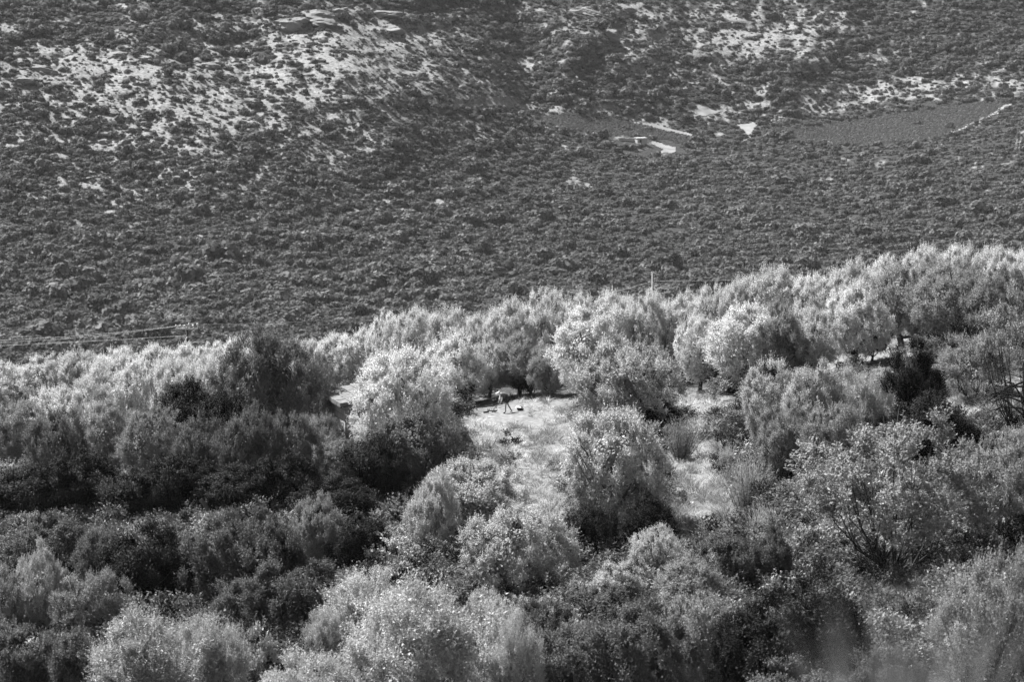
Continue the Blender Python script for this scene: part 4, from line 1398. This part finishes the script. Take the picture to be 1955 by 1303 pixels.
# x to the right, bent forward to the left; z up; metres
J = {'pelvis': (.10, 0, .98), 'waist': (-.03, 0, 1.09), 'chest': (-.24, 0, 1.21), 'neck': (-.37, 0, 1.24), 'headb': (-.44, 0, 1.24), 'head': (-.52, 0, 1.21), 'crown': (-.56, 0, 1.15),
     'hipL': (.09, -.09, .95), 'kneeL': (-.05, -.10, .50), 'ankL': (-.06, -.10, .09), 'toeL': (-.22, -.11, .03),
     'hipR': (.10, .09, .95), 'kneeR': (.08, .10, .52), 'ankR': (.32, .12, .11), 'toeR': (.20, .13, .03),
     'shL': (-.30, -.17, 1.17), 'elL': (-.30, -.21, .88), 'wrL': (-.36, -.12, .66), 'shR': (-.30, .17, 1.17), 'elR': (-.40, .22, .92), 'wrR': (-.46, .10, .72)}
names = list(J); vi = {n: i for i, n in enumerate(names)}
E = [('pelvis', 'waist'), ('waist', 'chest'), ('chest', 'neck'), ('neck', 'headb'), ('headb', 'head'), ('head', 'crown'),
     ('pelvis', 'hipL'), ('hipL', 'kneeL'), ('kneeL', 'ankL'), ('ankL', 'toeL'), ('pelvis', 'hipR'), ('hipR', 'kneeR'), ('kneeR', 'ankR'), ('ankR', 'toeR'),
     ('chest', 'shL'), ('shL', 'elL'), ('elL', 'wrL'), ('chest', 'shR'), ('shR', 'elR'), ('elR', 'wrR')]
RAD = {'pelvis': .13, 'waist': .12, 'chest': .14, 'neck': .058, 'headb': .07, 'head': .098, 'crown': .075, 'hipL': .085, 'kneeL': .056, 'ankL': .04, 'toeL': .035,
       'hipR': .085, 'kneeR': .056, 'ankR': .04, 'toeR': .035, 'shL': .06, 'elL': .042, 'wrL': .03, 'shR': .06, 'elR': .042, 'wrR': .03}
Vv = [J[n] for n in names]; Ee = [(vi[a], vi[b]) for a, b in E]; Rr = [RAD[n] for n in names]
for side, wr, sy in (('L', 'wrL', -1), ('R', 'wrR', 1)):       # palms, five fingers closed on the handle
    w = np.array(J[wr]); pd = norm(np.array([-.35, 0, -.9]))
    pi = len(Vv); Vv.append(tuple(w + pd * .075)); Rr.append(.028); Ee.append((vi[wr], pi))
    palm = w + pd * .075
    for f in range(4):
        q1 = palm + np.array([-.02 + .014 * f, -.012 * sy + 0, -.035 - .004 * (1.5 - abs(f - 1.5))]); q2 = q1 + np.array([-.012, -.03 * sy, -.012]); q3 = q2 + np.array([.014, -.006 * sy, .024])
        for a, q in enumerate((q1, q2, q3)):
            Vv.append(tuple(q)); Rr.append((.010, .009, .008)[a]); Ee.append((pi if a == 0 else len(Vv) - 2, len(Vv) - 1))
    q1 = palm + np.array([-.038, .0, .0]); q2 = q1 + np.array([-.01, -.022 * sy, -.022])
    for a, q in enumerate((q1, q2)):
        Vv.append(tuple(q)); Rr.append((.011, .009)[a]); Ee.append((pi if a == 0 else len(Vv) - 2, len(Vv) - 1))
nz = len(Vv); Vv.append((-.60, 0, 1.235 - .06)); Rr.append(.016); Ee.append((vi['head'], nz))
for sy in (-1, 1):
    Vv.append((-.49, sy * .098, 1.215)); Rr.append(.018); Ee.append((vi['head'], len(Vv) - 1))
skin_obj('body', Vv, Ee, Rr, 'skin', person, 0)
sh = ['pelvis', 'waist', 'chest', 'neck', 'shL', 'elL', 'shR', 'elR']
JJ = dict(J); JJ['elL'] = tuple(np.array(J['shL']) * .35 + np.array(J['elL']) * .65); JJ['elR'] = tuple(np.array(J['shR']) * .35 + np.array(J['elR']) * .65)
JJ['neck'] = tuple(np.array(J['chest']) * .35 + np.array(J['neck']) * .65); JJ['pelvis'] = tuple(np.array(J['pelvis']) + np.array([-.03, 0, .03]))
skin_obj('shirt', [JJ[n] for n in sh], [(0, 1), (1, 2), (2, 3), (2, 4), (4, 5), (2, 6), (6, 7)], [.15, .15, .165, .085, .08, .07, .08, .07], 'shirt', person, 0)
st = [J['pelvis'], J['hipL'], tuple(np.array(J['hipL']) * .2 + np.array(J['kneeL']) * .8), J['hipR'], tuple(np.array(J['hipR']) * .2 + np.array(J['kneeR']) * .8)]
skin_obj('shorts', st, [(0, 1), (1, 2), (0, 3), (3, 4)], [.155, .12, .095, .12, .095], 'shorts', person, 0)
skin_obj('sleeve', [J['shL'], J['elL'], tuple(np.array(J['elL']) * .3 + np.array(J['wrL']) * .7)], [(0, 1), (1, 2)], [.07, .062, .045], 'cap', person, 0)
skin_obj('sleeve', [J['shR'], J['elR'], tuple(np.array(J['elR']) * .3 + np.array(J['wrR']) * .7)], [(0, 1), (1, 2)], [.07, .062, .045], 'cap', person, 0)
skin_obj('cap', [(-.455, 0, 1.262), (-.525, 0, 1.245), (-.575, 0, 1.19), (-.635, 0, 1.10)], [(0, 1), (1, 2), (2, 3)], [(.085, .07), (.112, .095), (.095, .07), (.06, .012)], 'cap', person, 1)
for a, b in (('ankL', 'toeL'), ('ankR', 'toeR')):
    A, B = np.array(J[a]), np.array(J[b])
    skin_obj('boot', [tuple(A + np.array([.0, 0, .05])), tuple(A + np.array([.03, 0, -.05])), tuple(B)], [(0, 1), (1, 2)], [.055, .05, .045], 'boot', person, 1)
for sy in (-1, 1):
    mb = MB(); c = np.array([-.607, sy * .035, 1.175])
    mb.tube([c + np.array([.012, 0, 0]), c + np.array([-.004, 0, -.004])], [.012, .007], 8); mb.build('eye', M['boot'], person)
tag(person, 'person in a white cap and dark shorts bent over a hoe in the clearing', 'person')
mb = MB()
hoe = empty('hoe', pp)
A = np.array([-.40, -.02, .70]); B = np.array([-.92, -.05, .08])
mb.tube([A - (B - A) * .35, A, B], [.016, .017, .018], 8); mb.build('handle', M['timber'], hoe)
mb = MB(); mb.box((-.99, -.05, .05), (.18, .16, .02), .1); mb.build('blade', M['steel'], hoe)
tag(hoe, 'dark handled hoe held by the bent person', 'hoe')
# sack with a white cloth thrown over it
b = p_near(992, 785)
sk = rock_mesh(901, 4, .3, 'sack'); so = link('sack', sk); so.location = b + np.array([0.06, 0, .10]); so.scale = (.27, .22, .19)
tag(so, 'dark lumpy sack on the ground right of the person', 'sack')
cm = rock_mesh(902, 4, .35, 'cap'); co = link('white_cloth', cm); co.location = b + np.array([-.05, .03, .215]); co.scale = (.27, .20, .10); co.rotation_euler = (0, .12, .2)
tag(co, 'white cloth thrown over the dark sack', 'cloth')

# ------------------------------------------------------------------ soft weeds close to the viewer
def near_ground(u, y):
    """Ground between the viewer's feet and the foot of the frame."""
    return bank(p_near(u, 1575), float(y))


def weed(u, y, h, seed, label, n=90):
    g = seedrng(seed); b = near_ground(u, y); V = []; F = []
    x = (u - IMG_W / 2) / FPX * y * 1.0
    r0 = .26
    for k in range(n):
        a = g.random() * 6.28; r = r0 * math.sqrt(g.random())
        p = np.array([math.cos(a) * r, math.sin(a) * r, -.05]); d = np.array([math.cos(a) * .25 + g.normal() * .08, math.sin(a) * .25, 1])
        L = h * g.uniform(.6, 1.1); s = np.array([math.cos(a + 1.3), math.sin(a + 1.3), 0]) * .0022
        i = len(V)
        V += [p - s, p + s, p + d * L * .6 + s, p + d * L * .6 - s, p + d * L + np.array([d[0], d[1], 0]) * L * .2]
        F += [(i, i + 1, i + 2, i + 3), (i + 3, i + 2, i + 4)]
    V = np.array(V)
    me = mesh_np('tall_grass', V, [np.array([f for f in F if len(f) == 4]), np.array([f for f in F if len(f) == 3])], M['greygrass'], g.uniform(.6, 1.3, len(F)))
    o = link('tall_grass', me); o.location = (x, y, b[2])
    return tag(o, label, 'grass')


weed(1735, 10.0, .84, 31, 'out of focus pale grass close to the viewer at the bottom right', 170)
print('objects', len(SC.objects), 'far scrub', nR, 'solo', len(cand))
